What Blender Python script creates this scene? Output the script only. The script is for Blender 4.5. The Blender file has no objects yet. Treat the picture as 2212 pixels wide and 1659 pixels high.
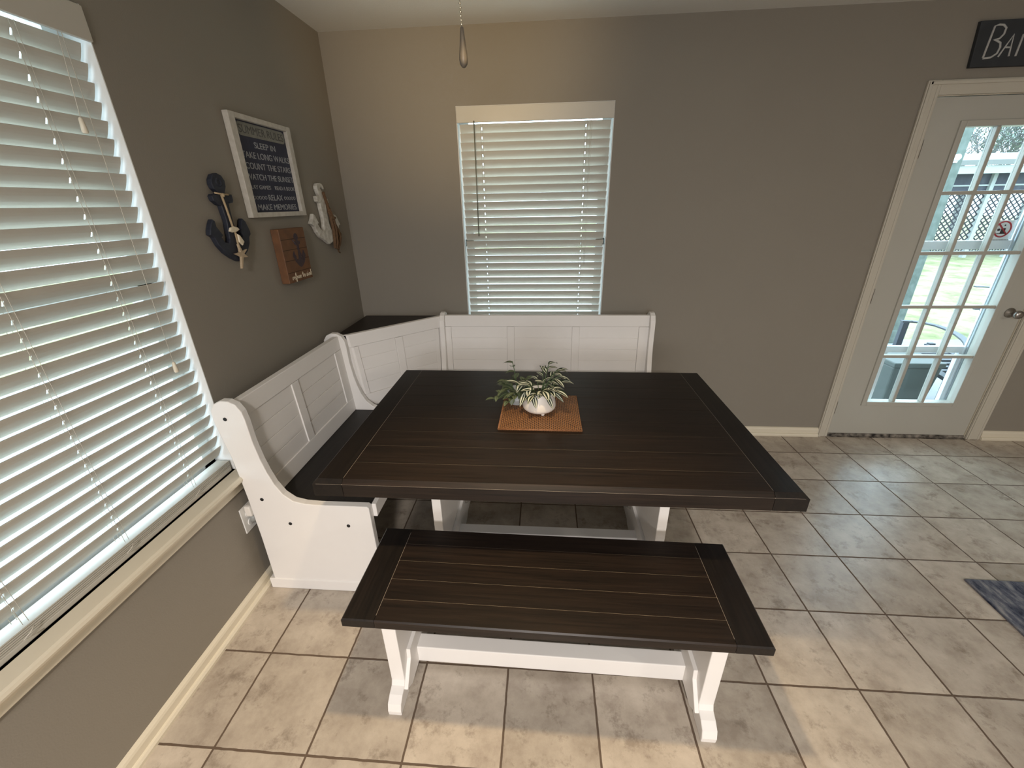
import bpy, bmesh, math, random
from mathutils import Vector, Matrix
random.seed(7)
scene = bpy.context.scene
C = scene.collection
PI = math.pi
FT = 0.3048

# ------------------------------------------------------------------ camera
cam_d = bpy.data.cameras.new('camera')
cam = bpy.data.objects.new('camera', cam_d); C.objects.link(cam)
cam_d.sensor_fit = 'HORIZONTAL'; cam_d.sensor_width = 36.0
cam_d.lens = 36.0 * 896.0 / 2212.0
cam_d.clip_start = 0.02; cam_d.clip_end = 300
_p, _y, _r = math.radians(23.493), math.radians(-4.596), math.radians(-1.131)
fw = Vector((math.sin(_y)*math.cos(_p), math.cos(_y)*math.cos(_p), -math.sin(_p)))
rt0 = Vector((math.cos(_y), -math.sin(_y), 0)); up0 = rt0.cross(fw)
rt = rt0*math.cos(_r) + up0*math.sin(_r); upv = -rt0*math.sin(_r) + up0*math.cos(_r)
cam.matrix_world = Matrix(((rt.x, upv.x, -fw.x, 1.2403), (rt.y, upv.y, -fw.y, -2.7412),
                           (rt.z, upv.z, -fw.z, 1.5681), (0, 0, 0, 1)))
scene.camera = cam

# ------------------------------------------------------------------ sky, lights, exposure
scene.view_settings.view_transform = 'Standard'
scene.view_settings.look = 'None'
scene.view_settings.exposure = 0.12
scene.view_settings.gamma = 1.0
scene.view_settings.use_curve_mapping = False
scene.cycles.use_denoising = True
scene.cycles.max_bounces = 10
scene.cycles.transparent_max_bounces = 16
scene.cycles.sample_clamp_indirect = 6.0
world = bpy.data.worlds.new('overcast_sky'); scene.world = world
world.use_nodes = True
wb = world.node_tree.nodes['Background']
wb.inputs['Color'].default_value = (0.70, 0.87, 1.0, 1)
wb.inputs['Strength'].default_value = 6.5

def light(name, kind, loc, energy, color, target=None, **kw):
    d = bpy.data.lights.new(name, kind); d.energy = energy; d.color = color
    for k, v in kw.items(): setattr(d, k, v)
    o = bpy.data.objects.new(name, d); C.objects.link(o); o.location = loc
    if target is not None:
        o.rotation_euler = (Vector(target) - Vector(loc)).to_track_quat('-Z', 'Y').to_euler()
    return o
WARM = (1.0, 0.74, 0.42)
light('fan_lamp_down', 'SPOT', (1.135, -1.905, 2.02), 70, WARM, (1.13, -2.0, 0), spot_size=1.45, spot_blend=0.8, shadow_soft_size=0.035)
light('fan_lamp_wall', 'SPOT', (0.955, -1.54, 2.105), 34, WARM, (0.74, 0.0, 2.36), spot_size=1.3, spot_blend=1.0, shadow_soft_size=0.035)
light('kitchen_lamp', 'AREA', (1.25, -4.65, 2.27), 116, (1.0, 0.93, 0.88), (1.25, -4.6, 0), shape='DISK', size=0.42)
light('rear_fill_light', 'AREA', (1.4, -7.55, 1.6), 60, (0.93, 0.95, 1.0), (1.4, 0, 1.2), shape='RECTANGLE', size=1.5, size_y=1.5)  # added fill for the room's front faces; the wall there has no window
light('breakfast_lamp', 'AREA', (5.3, -4.3, 2.32), 46, (1.0, 0.90, 0.78), (5.3, -4.3, 0), shape='DISK', size=0.3)

# ------------------------------------------------------------------ materials
MATS = {}
def mat(name, color, rough=0.5, metal=0.0, spec=0.5, noise=None, bump=None, coat=0.0):
    """noise=(scale, amount, second colour); bump=(scale, strength)"""
    if name in MATS: return MATS[name]
    m = bpy.data.materials.new(name); m.use_nodes = True; nt = m.node_tree
    b = nt.nodes['Principled BSDF']
    b.inputs['Base Color'].default_value = (*color, 1)
    b.inputs['Roughness'].default_value = rough; b.inputs['Metallic'].default_value = metal
    b.inputs['Specular IOR Level'].default_value = spec
    if coat: b.inputs['Coat Weight'].default_value = coat
    if noise or bump:
        tc = nt.nodes.new('ShaderNodeNewGeometry')
    if noise:
        n = nt.nodes.new('ShaderNodeTexNoise'); n.inputs['Scale'].default_value = noise[0]; n.inputs['Detail'].default_value = 6
        nt.links.new(tc.outputs['Position'], n.inputs['Vector'])
        mx = nt.nodes.new('ShaderNodeMix'); mx.data_type = 'RGBA'
        rp = nt.nodes.new('ShaderNodeMapRange'); rp.inputs['From Min'].default_value = .35; rp.inputs['From Max'].default_value = .65
        rp.inputs['To Max'].default_value = noise[1]
        nt.links.new(n.outputs['Fac'], rp.inputs['Value']); nt.links.new(rp.outputs['Result'], mx.inputs['Factor'])
        mx.inputs['A'].default_value = (*color, 1); mx.inputs['B'].default_value = (*noise[2], 1)
        nt.links.new(mx.outputs['Result'], b.inputs['Base Color'])
    if bump:
        n2 = nt.nodes.new('ShaderNodeTexNoise'); n2.inputs['Scale'].default_value = bump[0]; n2.inputs['Detail'].default_value = 3
        nt.links.new(tc.outputs['Position'], n2.inputs['Vector'])
        bp = nt.nodes.new('ShaderNodeBump'); bp.inputs['Strength'].default_value = bump[1]; bp.inputs['Distance'].default_value = 0.002
        nt.links.new(n2.outputs['Fac'], bp.inputs['Height']); nt.links.new(bp.outputs['Normal'], b.inputs['Normal'])
    MATS[name] = m; return m

WALLP = mat('greige_wall_paint', (0.268, 0.243, 0.203), 0.75, spec=.25, noise=(3, .25, (0.254, 0.229, 0.190)), bump=(220, .18))
CEIL = mat('ceiling_paint', (0.74, 0.74, 0.70), 0.85, spec=.2, bump=(120, .3))
TRIM = mat('cream_trim_paint', (0.72, 0.66, 0.53), 0.42)
DOORP = mat('door_paint', (0.46, 0.45, 0.40), 0.33, noise=(5, .3, (0.43, 0.42, 0.37)))
JAMB = mat('white_jamb_paint', (0.80, 0.80, 0.78), 0.5)
WHITE = mat('white_furniture_paint', (0.86, 0.835, 0.805), 0.42, noise=(14, .2, (0.82, 0.79, 0.755)))
BLIND = mat('ivory_blind_vinyl', (0.53, 0.505, 0.44), 0.42)
VINYL = mat('white_vinyl', (0.82, 0.84, 0.85), 0.4)
BLACK = mat('black_bolt_metal', (0.012, 0.012, 0.012), 0.4)
GROOVE = mat('worn_groove_finish', (0.34, 0.29, 0.24), 0.6)
NAVY = mat('navy_painted_wood', (0.013, 0.017, 0.030), 0.6, noise=(60, .6, (0.028, 0.032, 0.046)))
NAVYB = mat('navy_sign_board', (0.016, 0.02, 0.045), 0.6, noise=(40, .5, (0.03, 0.034, 0.06)))
SIGNW = mat('whitewashed_frame_wood', (0.56, 0.53, 0.47), 0.7, noise=(45, .6, (0.42, 0.39, 0.33)))
LETTER = mat('pale_sign_lettering', (0.42, 0.43, 0.43), 0.7, noise=(180, .8, (0.2, 0.21, 0.24)))
PLATE = mat('grey_title_plate', (0.19, 0.19, 0.165), 0.7, noise=(60, .5, (0.26, 0.26, 0.23)))
PLATED = mat('dark_title_lettering', (0.085, 0.085, 0.08), 0.7)
BLOCKW = mat('brown_stained_block', (0.17, 0.075, 0.03), 0.55, noise=(25, .7, (0.11, 0.05, 0.022)))
BLOCKG = mat('block_groove_shadow_line', (0.03, 0.016, 0.008), 0.8)
INK = mat('faded_blue_ink', (0.03, 0.028, 0.05), 0.7, noise=(150, .8, (0.09, 0.05, 0.035)))
CREAMT = mat('cream_script_paint', (0.70, 0.62, 0.46), 0.6)
WANCH = mat('distressed_white_wood', (0.66, 0.64, 0.58), 0.7, noise=(50, .8, (0.40, 0.37, 0.31)))
ROPE = mat('brown_jute_rope', (0.16, 0.09, 0.045), 0.9, noise=(150, .8, (0.09, 0.05, 0.025)))
TWINE = mat('pale_twine', (0.48, 0.37, 0.23), 0.85, noise=(200, .6, (0.33, 0.24, 0.14)))
SHELL = mat('cream_shell', (0.80, 0.72, 0.56), 0.5, noise=(80, .5, (0.66, 0.55, 0.38)))
STAR = mat('tan_starfish', (0.52, 0.41, 0.28), 0.8, noise=(120, .6, (0.38, 0.29, 0.18)))
CHALK = mat('charcoal_sign_board', (0.022, 0.026, 0.031), 0.6, noise=(18, .6, (0.035, 0.04, 0.047)))
CHALKW = mat('chalk_white_letters', (0.50, 0.50, 0.48), 0.8, noise=(120, .5, (0.36, 0.36, 0.35)))
CERAM = mat('white_ceramic', (0.80, 0.76, 0.70), 0.38)
SOIL = mat('dark_moss', (0.02, 0.02, 0.012), 0.9)
STEM = mat('green_stem', (0.07, 0.12, 0.05), 0.6)
NICKEL = mat('brushed_nickel', (0.42, 0.40, 0.38), 0.3, metal=1.0)
BRASS = mat('pull_chain_beads', (0.85, 0.80, 0.66), 0.2, metal=1.0)
FANW = mat('fan_blade_finish', (0.10, 0.065, 0.04), 0.5)
PENDW = mat('grey_pull_wood', (0.11, 0.095, 0.075), 0.4)
DARKSEAL = mat('worn_door_sweep', (0.30, 0.27, 0.23), 0.8, noise=(28, 1.0, (0.015, 0.012, 0.01)))
CORDM = mat('blind_cord', (0.62, 0.58, 0.50), 0.7)
WANDM = mat('smoky_wand_plastic', (0.17, 0.165, 0.12), 0.3)
STORM = mat('white_storm_door_metal', (0.78, 0.84, 0.90), 0.4)
CONC = mat('patio_concrete', (0.30, 0.30, 0.31), 0.85, noise=(6, .5, (0.24, 0.24, 0.25)))
POSTM = mat('pale_green_post', (0.105, 0.13, 0.11), 0.8, noise=(14, .8, (0.17, 0.20, 0.18)))
SHEDM = mat('blue_grey_shed', (0.05, 0.052, 0.072), 0.8, noise=(8, .5, (0.085, 0.09, 0.115)))
SHEDW = mat('white_shed_trim', (0.34, 0.36, 0.36), 0.6)
ROOFM = mat('grey_metal_roof', (0.15, 0.155, 0.15), 0.5)
LATT = mat('weathered_lattice', (0.030, 0.030, 0.040), 0.8)
CHAIRM = mat('grey_patio_metal', (0.055, 0.06, 0.075), 0.5)
BINM = mat('grey_green_bin_plastic', (0.07, 0.08, 0.072), 0.5)
BARK = mat('grey_bark', (0.15, 0.15, 0.15), 0.9)
LEAFT = mat('pale_tree_leaves', (0.17, 0.215, 0.18), 0.8)
STICKW = mat('sticker_white', (0.80, 0.82, 0.84), 0.5)
STICKR = mat('sticker_red', (0.42, 0.03, 0.04), 0.5)
STICKB = mat('sticker_black', (0.03, 0.025, 0.03), 0.5)
PLUGG = mat('grey_plug_plastic', (0.30, 0.31, 0.30), 0.35)

def glass(name):
    m = bpy.data.materials.new(name); m.use_nodes = True; nt = m.node_tree
    for n in list(nt.nodes):
        if n.type != 'OUTPUT_MATERIAL': nt.nodes.remove(n)
    out = nt.nodes['Material Output']
    t = nt.nodes.new('ShaderNodeBsdfTransparent'); t.inputs['Color'].default_value = (0.94, 0.97, 0.97, 1)
    g = nt.nodes.new('ShaderNodeBsdfGlossy'); g.inputs['Roughness'].default_value = 0.02
    f = nt.nodes.new('ShaderNodeFresnel'); f.inputs['IOR'].default_value = 1.35
    mx = nt.nodes.new('ShaderNodeMixShader')
    gm = nt.nodes.new('ShaderNodeNewGeometry'); iv = nt.nodes.new('ShaderNodeMath'); iv.operation = 'SUBTRACT'; iv.inputs[0].default_value = 1
    ml = nt.nodes.new('ShaderNodeMath'); ml.operation = 'MULTIPLY'
    nt.links.new(gm.outputs['Backfacing'], iv.inputs[1]); nt.links.new(iv.outputs[0], ml.inputs[0]); nt.links.new(f.outputs[0], ml.inputs[1])
    nt.links.new(ml.outputs[0], mx.inputs[0]); nt.links.new(t.outputs[0], mx.inputs[1]); nt.links.new(g.outputs[0], mx.inputs[2])
    nt.links.new(mx.outputs[0], out.inputs[0]); return m
GLASS = glass('window_glass')

def floor_material():
    m = bpy.data.materials.new('beige_floor_tile'); m.use_nodes = True; nt = m.node_tree; L = nt.links.new
    b = nt.nodes['Principled BSDF']
    g = nt.nodes.new('ShaderNodeNewGeometry')
    mp = nt.nodes.new('ShaderNodeMapping'); mp.vector_type = 'TEXTURE'
    mp.inputs['Location'].default_value = (0.70*FT, 0.22*FT, 0); mp.inputs['Scale'].default_value = (FT, FT, FT)
    L(g.outputs['Position'], mp.inputs['Vector'])
    br = nt.nodes.new('ShaderNodeTexBrick'); br.offset = 0; br.squash = 1
    for k, v in (('Scale', 1), ('Mortar Size', 0.013), ('Mortar Smooth', 0.25), ('Bias', 0), ('Brick Width', 1), ('Row Height', 1)):
        br.inputs[k].default_value = v
    br.inputs['Color1'].default_value = (0, 0, 0, 1); br.inputs['Color2'].default_value = (1, 1, 1, 1)
    nz = nt.nodes.new('ShaderNodeTexNoise'); nz.inputs['Scale'].default_value = 9; nz.inputs['Detail'].default_value = 2
    wob = nt.nodes.new('ShaderNodeMix'); wob.data_type = 'VECTOR'; wob.inputs['Factor'].default_value = 0.012
    L(mp.outputs[0], nz.inputs['Vector']); L(mp.outputs[0], wob.inputs['A'])
    add = nt.nodes.new('ShaderNodeVectorMath'); add.operation = 'ADD'
    L(mp.outputs[0], add.inputs[0]); L(nz.outputs['Color'], add.inputs[1])
    sub = nt.nodes.new('ShaderNodeVectorMath'); sub.operation = 'SUBTRACT'; sub.inputs[1].default_value = (.5, .5, .5)
    L(add.outputs[0], sub.inputs[0]); L(sub.outputs[0], wob.inputs['B'])
    L(wob.outputs['Result'], br.inputs['Vector'])
    # stone mottling, different in every tile
    wn = nt.nodes.new('ShaderNodeTexWhiteNoise')
    fl = nt.nodes.new('ShaderNodeVectorMath'); fl.operation = 'FLOOR'; L(mp.outputs[0], fl.inputs[0]); L(fl.outputs[0], wn.inputs['Vector'])
    sc = nt.nodes.new('ShaderNodeVectorMath'); sc.operation = 'SCALE'; sc.inputs['Scale'].default_value = 40; L(wn.outputs['Color'], sc.inputs[0])
    ad = nt.nodes.new('ShaderNodeVectorMath'); ad.operation = 'ADD'; L(mp.outputs[0], ad.inputs[0]); L(sc.outputs[0], ad.inputs[1])
    n1 = nt.nodes.new('ShaderNodeTexNoise'); n1.inputs['Scale'].default_value = 2.6; n1.inputs['Detail'].default_value = 9; n1.inputs['Roughness'].default_value = .68
    L(ad.outputs[0], n1.inputs['Vector'])
    n2 = nt.nodes.new('ShaderNodeTexNoise'); n2.inputs['Scale'].default_value = 3.4; n2.inputs['Detail'].default_value = 10; n2.inputs['Roughness'].default_value = .75
    L(ad.outputs[0], n2.inputs['Vector'])
    r1 = nt.nodes.new('ShaderNodeValToRGB')
    e = r1.color_ramp.elements; e[0].position = .32; e[0].color = (0.36, 0.305, 0.25, 1); e[1].position = .68; e[1].color = (0.56, 0.495, 0.415, 1)
    x = e.new(.5); x.color = (0.47, 0.41, 0.34, 1)
    L(n1.outputs['Fac'], r1.inputs['Fac'])
    r2 = nt.nodes.new('ShaderNodeValToRGB'); e = r2.color_ramp.elements
    e[0].position = .54; e[0].color = (0, 0, 0, 1); e[1].position = .66; e[1].color = (1, 1, 1, 1); L(n2.outputs['Fac'], r2.inputs['Fac'])
    ml = nt.nodes.new('ShaderNodeMath'); ml.operation = 'MULTIPLY'; ml.inputs[1].default_value = .62; L(r2.outputs['Color'], ml.inputs[0])
    mxs = nt.nodes.new('ShaderNodeMix'); mxs.data_type = 'RGBA'; L(ml.outputs[0], mxs.inputs['Factor']); L(r1.outputs['Color'], mxs.inputs['A'])
    mxs.inputs['B'].default_value = (0.20, 0.16, 0.125, 1)
    # each tile a little lighter or darker
    tv = nt.nodes.new('ShaderNodeMapRange'); tv.inputs['To Min'].default_value = .88; tv.inputs['To Max'].default_value = 1.1; L(wn.outputs['Value'], tv.inputs['Value'])
    hv = nt.nodes.new('ShaderNodeHueSaturation'); L(tv.outputs['Result'], hv.inputs['Value']); L(mxs.outputs['Result'], hv.inputs['Color'])
    mxg = nt.nodes.new('ShaderNodeMix'); mxg.data_type = 'RGBA'; L(br.outputs['Fac'], mxg.inputs['Factor']); L(hv.outputs['Color'], mxg.inputs['A'])
    mxg.inputs['B'].default_value = (0.115, 0.08, 0.055, 1)
    L(mxg.outputs['Result'], b.inputs['Base Color'])
    rr = nt.nodes.new('ShaderNodeMapRange'); rr.inputs['To Min'].default_value = .25; rr.inputs['To Max'].default_value = .8; L(br.outputs['Fac'], rr.inputs['Value'])
    L(rr.outputs['Result'], b.inputs['Roughness'])
    hgt = nt.nodes.new('ShaderNodeMath'); hgt.operation = 'MULTIPLY_ADD'; hgt.inputs[1].default_value = -3.0; L(br.outputs['Fac'], hgt.inputs[0])
    L(n2.outputs['Fac'], hgt.inputs[2])
    bp = nt.nodes.new('ShaderNodeBump'); bp.inputs['Strength'].default_value = .35; bp.inputs['Distance'].default_value = .0025
    L(hgt.outputs[0], bp.inputs['Height']); L(bp.outputs['Normal'], b.inputs['Normal'])
    return m
FLOORM = floor_material()

def wood_material(name, axis, dark=(0.006, 0.0044, 0.0037), lite=(0.0225, 0.0142, 0.0102), streak=0.5, rough=.42):
    """espresso stained wood, grain running along local axis 'x' or 'y'"""
    m = bpy.data.materials.new(name); m.use_nodes = True; nt = m.node_tree; L = nt.links.new
    b = nt.nodes['Principled BSDF']; b.inputs['Roughness'].default_value = rough; b.inputs['Specular IOR Level'].default_value = .32
    tc = nt.nodes.new('ShaderNodeTexCoord'); mp = nt.nodes.new('ShaderNodeMapping')
    mp.inputs['Scale'].default_value = (3.2, 95, 95) if axis == 'x' else (95, 3.2, 95)
    L(tc.outputs['Object'], mp.inputs['Vector'])
    n = nt.nodes.new('ShaderNodeTexNoise'); n.inputs['Scale'].default_value = 1; n.inputs['Detail'].default_value = 8; n.inputs['Roughness'].default_value = .62
    n.inputs['Distortion'].default_value = .6
    L(mp.outputs[0], n.inputs['Vector'])
    r = nt.nodes.new('ShaderNodeValToRGB'); e = r.color_ramp.elements
    e[0].position = .30; e[0].color = (*dark, 1); e[1].position = .70; e[1].color = (*lite, 1); L(n.outputs['Fac'], r.inputs['Fac'])
    mp2 = nt.nodes.new('ShaderNodeMapping'); mp2.inputs['Scale'].default_value = (1.0, 11, 11) if axis == 'x' else (11, 1.0, 11)
    L(tc.outputs['Object'], mp2.inputs['Vector'])
    w = nt.nodes.new('ShaderNodeTexNoise'); w.inputs['Scale'].default_value = 6; w.inputs['Detail'].default_value = 12; w.inputs['Roughness'].default_value = .85
    w.inputs['Distortion'].default_value = 1.2
    L(mp2.outputs[0], w.inputs['Vector'])
    r2 = nt.nodes.new('ShaderNodeValToRGB'); e = r2.color_ramp.elements
    e[0].position = .66; e[0].color = (0, 0, 0, 1); e[1].position = .78; e[1].color = (1, 1, 1, 1); L(w.outputs['Fac'], r2.inputs['Fac'])
    ml = nt.nodes.new('ShaderNodeMath'); ml.operation = 'MULTIPLY'; ml.inputs[1].default_value = streak; L(r2.outputs['Color'], ml.inputs[0])
    mx = nt.nodes.new('ShaderNodeMix'); mx.data_type = 'RGBA'; L(ml.outputs[0], mx.inputs['Factor']); L(r.outputs['Color'], mx.inputs['A'])
    mx.inputs['B'].default_value = (0.085, 0.062, 0.048, 1); L(mx.outputs['Result'], b.inputs['Base Color'])
    bp = nt.nodes.new('ShaderNodeBump'); bp.inputs['Strength'].default_value = .22; bp.inputs['Distance'].default_value = .001
    L(n.outputs['Fac'], bp.inputs['Height']); L(bp.outputs['Normal'], b.inputs['Normal'])
    return m
WOODX = wood_material('espresso_wood_long_grain', 'x', streak=.25)
WOODY = wood_material('espresso_wood_cross_grain', 'y', dark=(0.005, 0.0042, 0.004), lite=(0.0145, 0.0105, 0.0085), streak=.8)
SEATW = wood_material('espresso_bench_seat', 'y', dark=(0.010, 0.0085, 0.008), lite=(0.020, 0.017, 0.015), streak=.05, rough=.5)

def leaf_material(name, dark, stripe, amount):
    m = bpy.data.materials.new(name); m.use_nodes = True; nt = m.node_tree; L = nt.links.new
    b = nt.nodes['Principled BSDF']; b.inputs['Roughness'].default_value = .45
    uv = nt.nodes.new('ShaderNodeUVMap'); s = nt.nodes.new('ShaderNodeSeparateXYZ'); L(uv.outputs[0], s.inputs[0])
    a = nt.nodes.new('ShaderNodeMath'); a.operation = 'SUBTRACT'; a.inputs[1].default_value = .5; L(s.outputs['X'], a.inputs[0])
    ab = nt.nodes.new('ShaderNodeMath'); ab.operation = 'ABSOLUTE'; L(a.outputs[0], ab.inputs[0])
    r = nt.nodes.new('ShaderNodeValToRGB'); cr = r.color_ramp; e = cr.elements
    e[0].position = .09; e[0].color = (0, 0, 0, 1); e[1].position = .14; e[1].color = (1, 1, 1, 1)
    x = e.new(.29); x.color = (1, 1, 1, 1); x = e.new(.34); x.color = (0, 0, 0, 1)
    L(ab.outputs[0], r.inputs['Fac'])
    ml = nt.nodes.new('ShaderNodeMath'); ml.operation = 'MULTIPLY'; ml.inputs[1].default_value = amount; L(r.outputs['Color'], ml.inputs[0])
    mx = nt.nodes.new('ShaderNodeMix'); mx.data_type = 'RGBA'; L(ml.outputs[0], mx.inputs['Factor'])
    mx.inputs['A'].default_value = (*dark, 1); mx.inputs['B'].default_value = (*stripe, 1); L(mx.outputs['Result'], b.inputs['Base Color'])
    return m
LEAFS = leaf_material('striped_leaf', (0.012, 0.024, 0.012), (0.74, 0.76, 0.60), .92)
LEAFD = leaf_material('dull_green_leaf', (0.085, 0.115, 0.055), (0.24, 0.27, 0.16), .5)

def weave_material():
    m = bpy.data.materials.new('woven_rattan'); m.use_nodes = True; nt = m.node_tree; L = nt.links.new
    b = nt.nodes['Principled BSDF']; b.inputs['Roughness'].default_value = .55
    uv = nt.nodes.new('ShaderNodeUVMap')
    ck = nt.nodes.new('ShaderNodeTexChecker'); ck.inputs['Scale'].default_value = 1; L(uv.outputs[0], ck.inputs['Vector'])
    w = nt.nodes.new('ShaderNodeTexWave'); w.inputs['Scale'].default_value = .32; w.inputs['Distortion'].default_value = .6; w.bands_direction = 'X'
    w2 = nt.nodes.new('ShaderNodeTexWave'); w2.inputs['Scale'].default_value = .32; w2.inputs['Distortion'].default_value = .6; w2.bands_direction = 'Y'
    L(uv.outputs[0], w.inputs['Vector']); L(uv.outputs[0], w2.inputs['Vector'])
    mh = nt.nodes.new('ShaderNodeMix'); mh.data_type = 'RGBA'; L(ck.outputs['Fac'], mh.inputs['Factor']); L(w.outputs['Color'], mh.inputs['A']); L(w2.outputs['Color'], mh.inputs['B'])
    nz = nt.nodes.new('ShaderNodeTexNoise'); nz.inputs['Scale'].default_value = .5; L(uv.outputs[0], nz.inputs['Vector'])
    mm = nt.nodes.new('ShaderNodeMix'); mm.data_type = 'RGBA'; mm.blend_type = 'MULTIPLY'; mm.inputs['Factor'].default_value = .6
    L(mh.outputs['Result'], mm.inputs['A']); L(nz.outputs['Color'], mm.inputs['B'])
    r = nt.nodes.new('ShaderNodeValToRGB'); e = r.color_ramp.elements
    e[0].position = .05; e[0].color = (0.03, 0.010, 0.004, 1); e[1].position = .6; e[1].color = (0.37, 0.175, 0.068, 1); L(mm.outputs['Result'], r.inputs['Fac'])
    L(r.outputs['Color'], b.inputs['Base Color'])
    bp = nt.nodes.new('ShaderNodeBump'); bp.inputs['Strength'].default_value = .8; bp.inputs['Distance'].default_value = .002
    L(mh.outputs['Result'], bp.inputs['Height']); L(bp.outputs['Normal'], b.inputs['Normal'])
    return m
WEAVE = weave_material()

def rug_material():
    m = bpy.data.materials.new('blue_grey_rug_pile'); m.use_nodes = True; nt = m.node_tree; L = nt.links.new
    b = nt.nodes['Principled BSDF']; b.inputs['Roughness'].default_value = .95
    g = nt.nodes.new('ShaderNodeNewGeometry'); mp = nt.nodes.new('ShaderNodeMapping'); mp.inputs['Scale'].default_value = (30, 9, 9); L(g.outputs['Position'], mp.inputs['Vector'])
    n = nt.nodes.new('ShaderNodeTexNoise'); n.inputs['Scale'].default_value = 1.3; n.inputs['Detail'].default_value = 7; n.inputs['Roughness'].default_value = .7; L(mp.outputs[0], n.inputs['Vector'])
    r = nt.nodes.new('ShaderNodeValToRGB'); e = r.color_ramp.elements
    e[0].position = .34; e[0].color = (0.012, 0.018, 0.042, 1); e[1].position = .66; e[1].color = (0.27, 0.26, 0.255, 1)
    x = e.new(.5); x.color = (0.105, 0.112, 0.14, 1)
    L(n.outputs['Fac'], r.inputs['Fac']); L(r.outputs['Color'], b.inputs['Base Color'])
    return m
RUG = rug_material()
def grass_material():
    m = bpy.data.materials.new('patchy_lawn'); m.use_nodes = True; nt = m.node_tree; L = nt.links.new
    b = nt.nodes['Principled BSDF']; b.inputs['Roughness'].default_value = .95
    g = nt.nodes.new('ShaderNodeNewGeometry'); n = nt.nodes.new('ShaderNodeTexNoise'); n.inputs['Scale'].default_value = 2.2; n.inputs['Detail'].default_value = 10; n.inputs['Roughness'].default_value = .75
    L(g.outputs['Position'], n.inputs['Vector'])
    r = nt.nodes.new('ShaderNodeValToRGB'); e = r.color_ramp.elements
    e[0].position = .36; e[0].color = (0.13, 0.14, 0.055, 1); e[1].position = .62; e[1].color = (0.33, 0.285, 0.185, 1)
    x = e.new(.48); x.color = (0.23, 0.24, 0.11, 1)
    L(n.outputs['Fac'], r.inputs['Fac']); L(r.outputs['Color'], b.inputs['Base Color'])
    return m
GRASS = grass_material()

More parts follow.
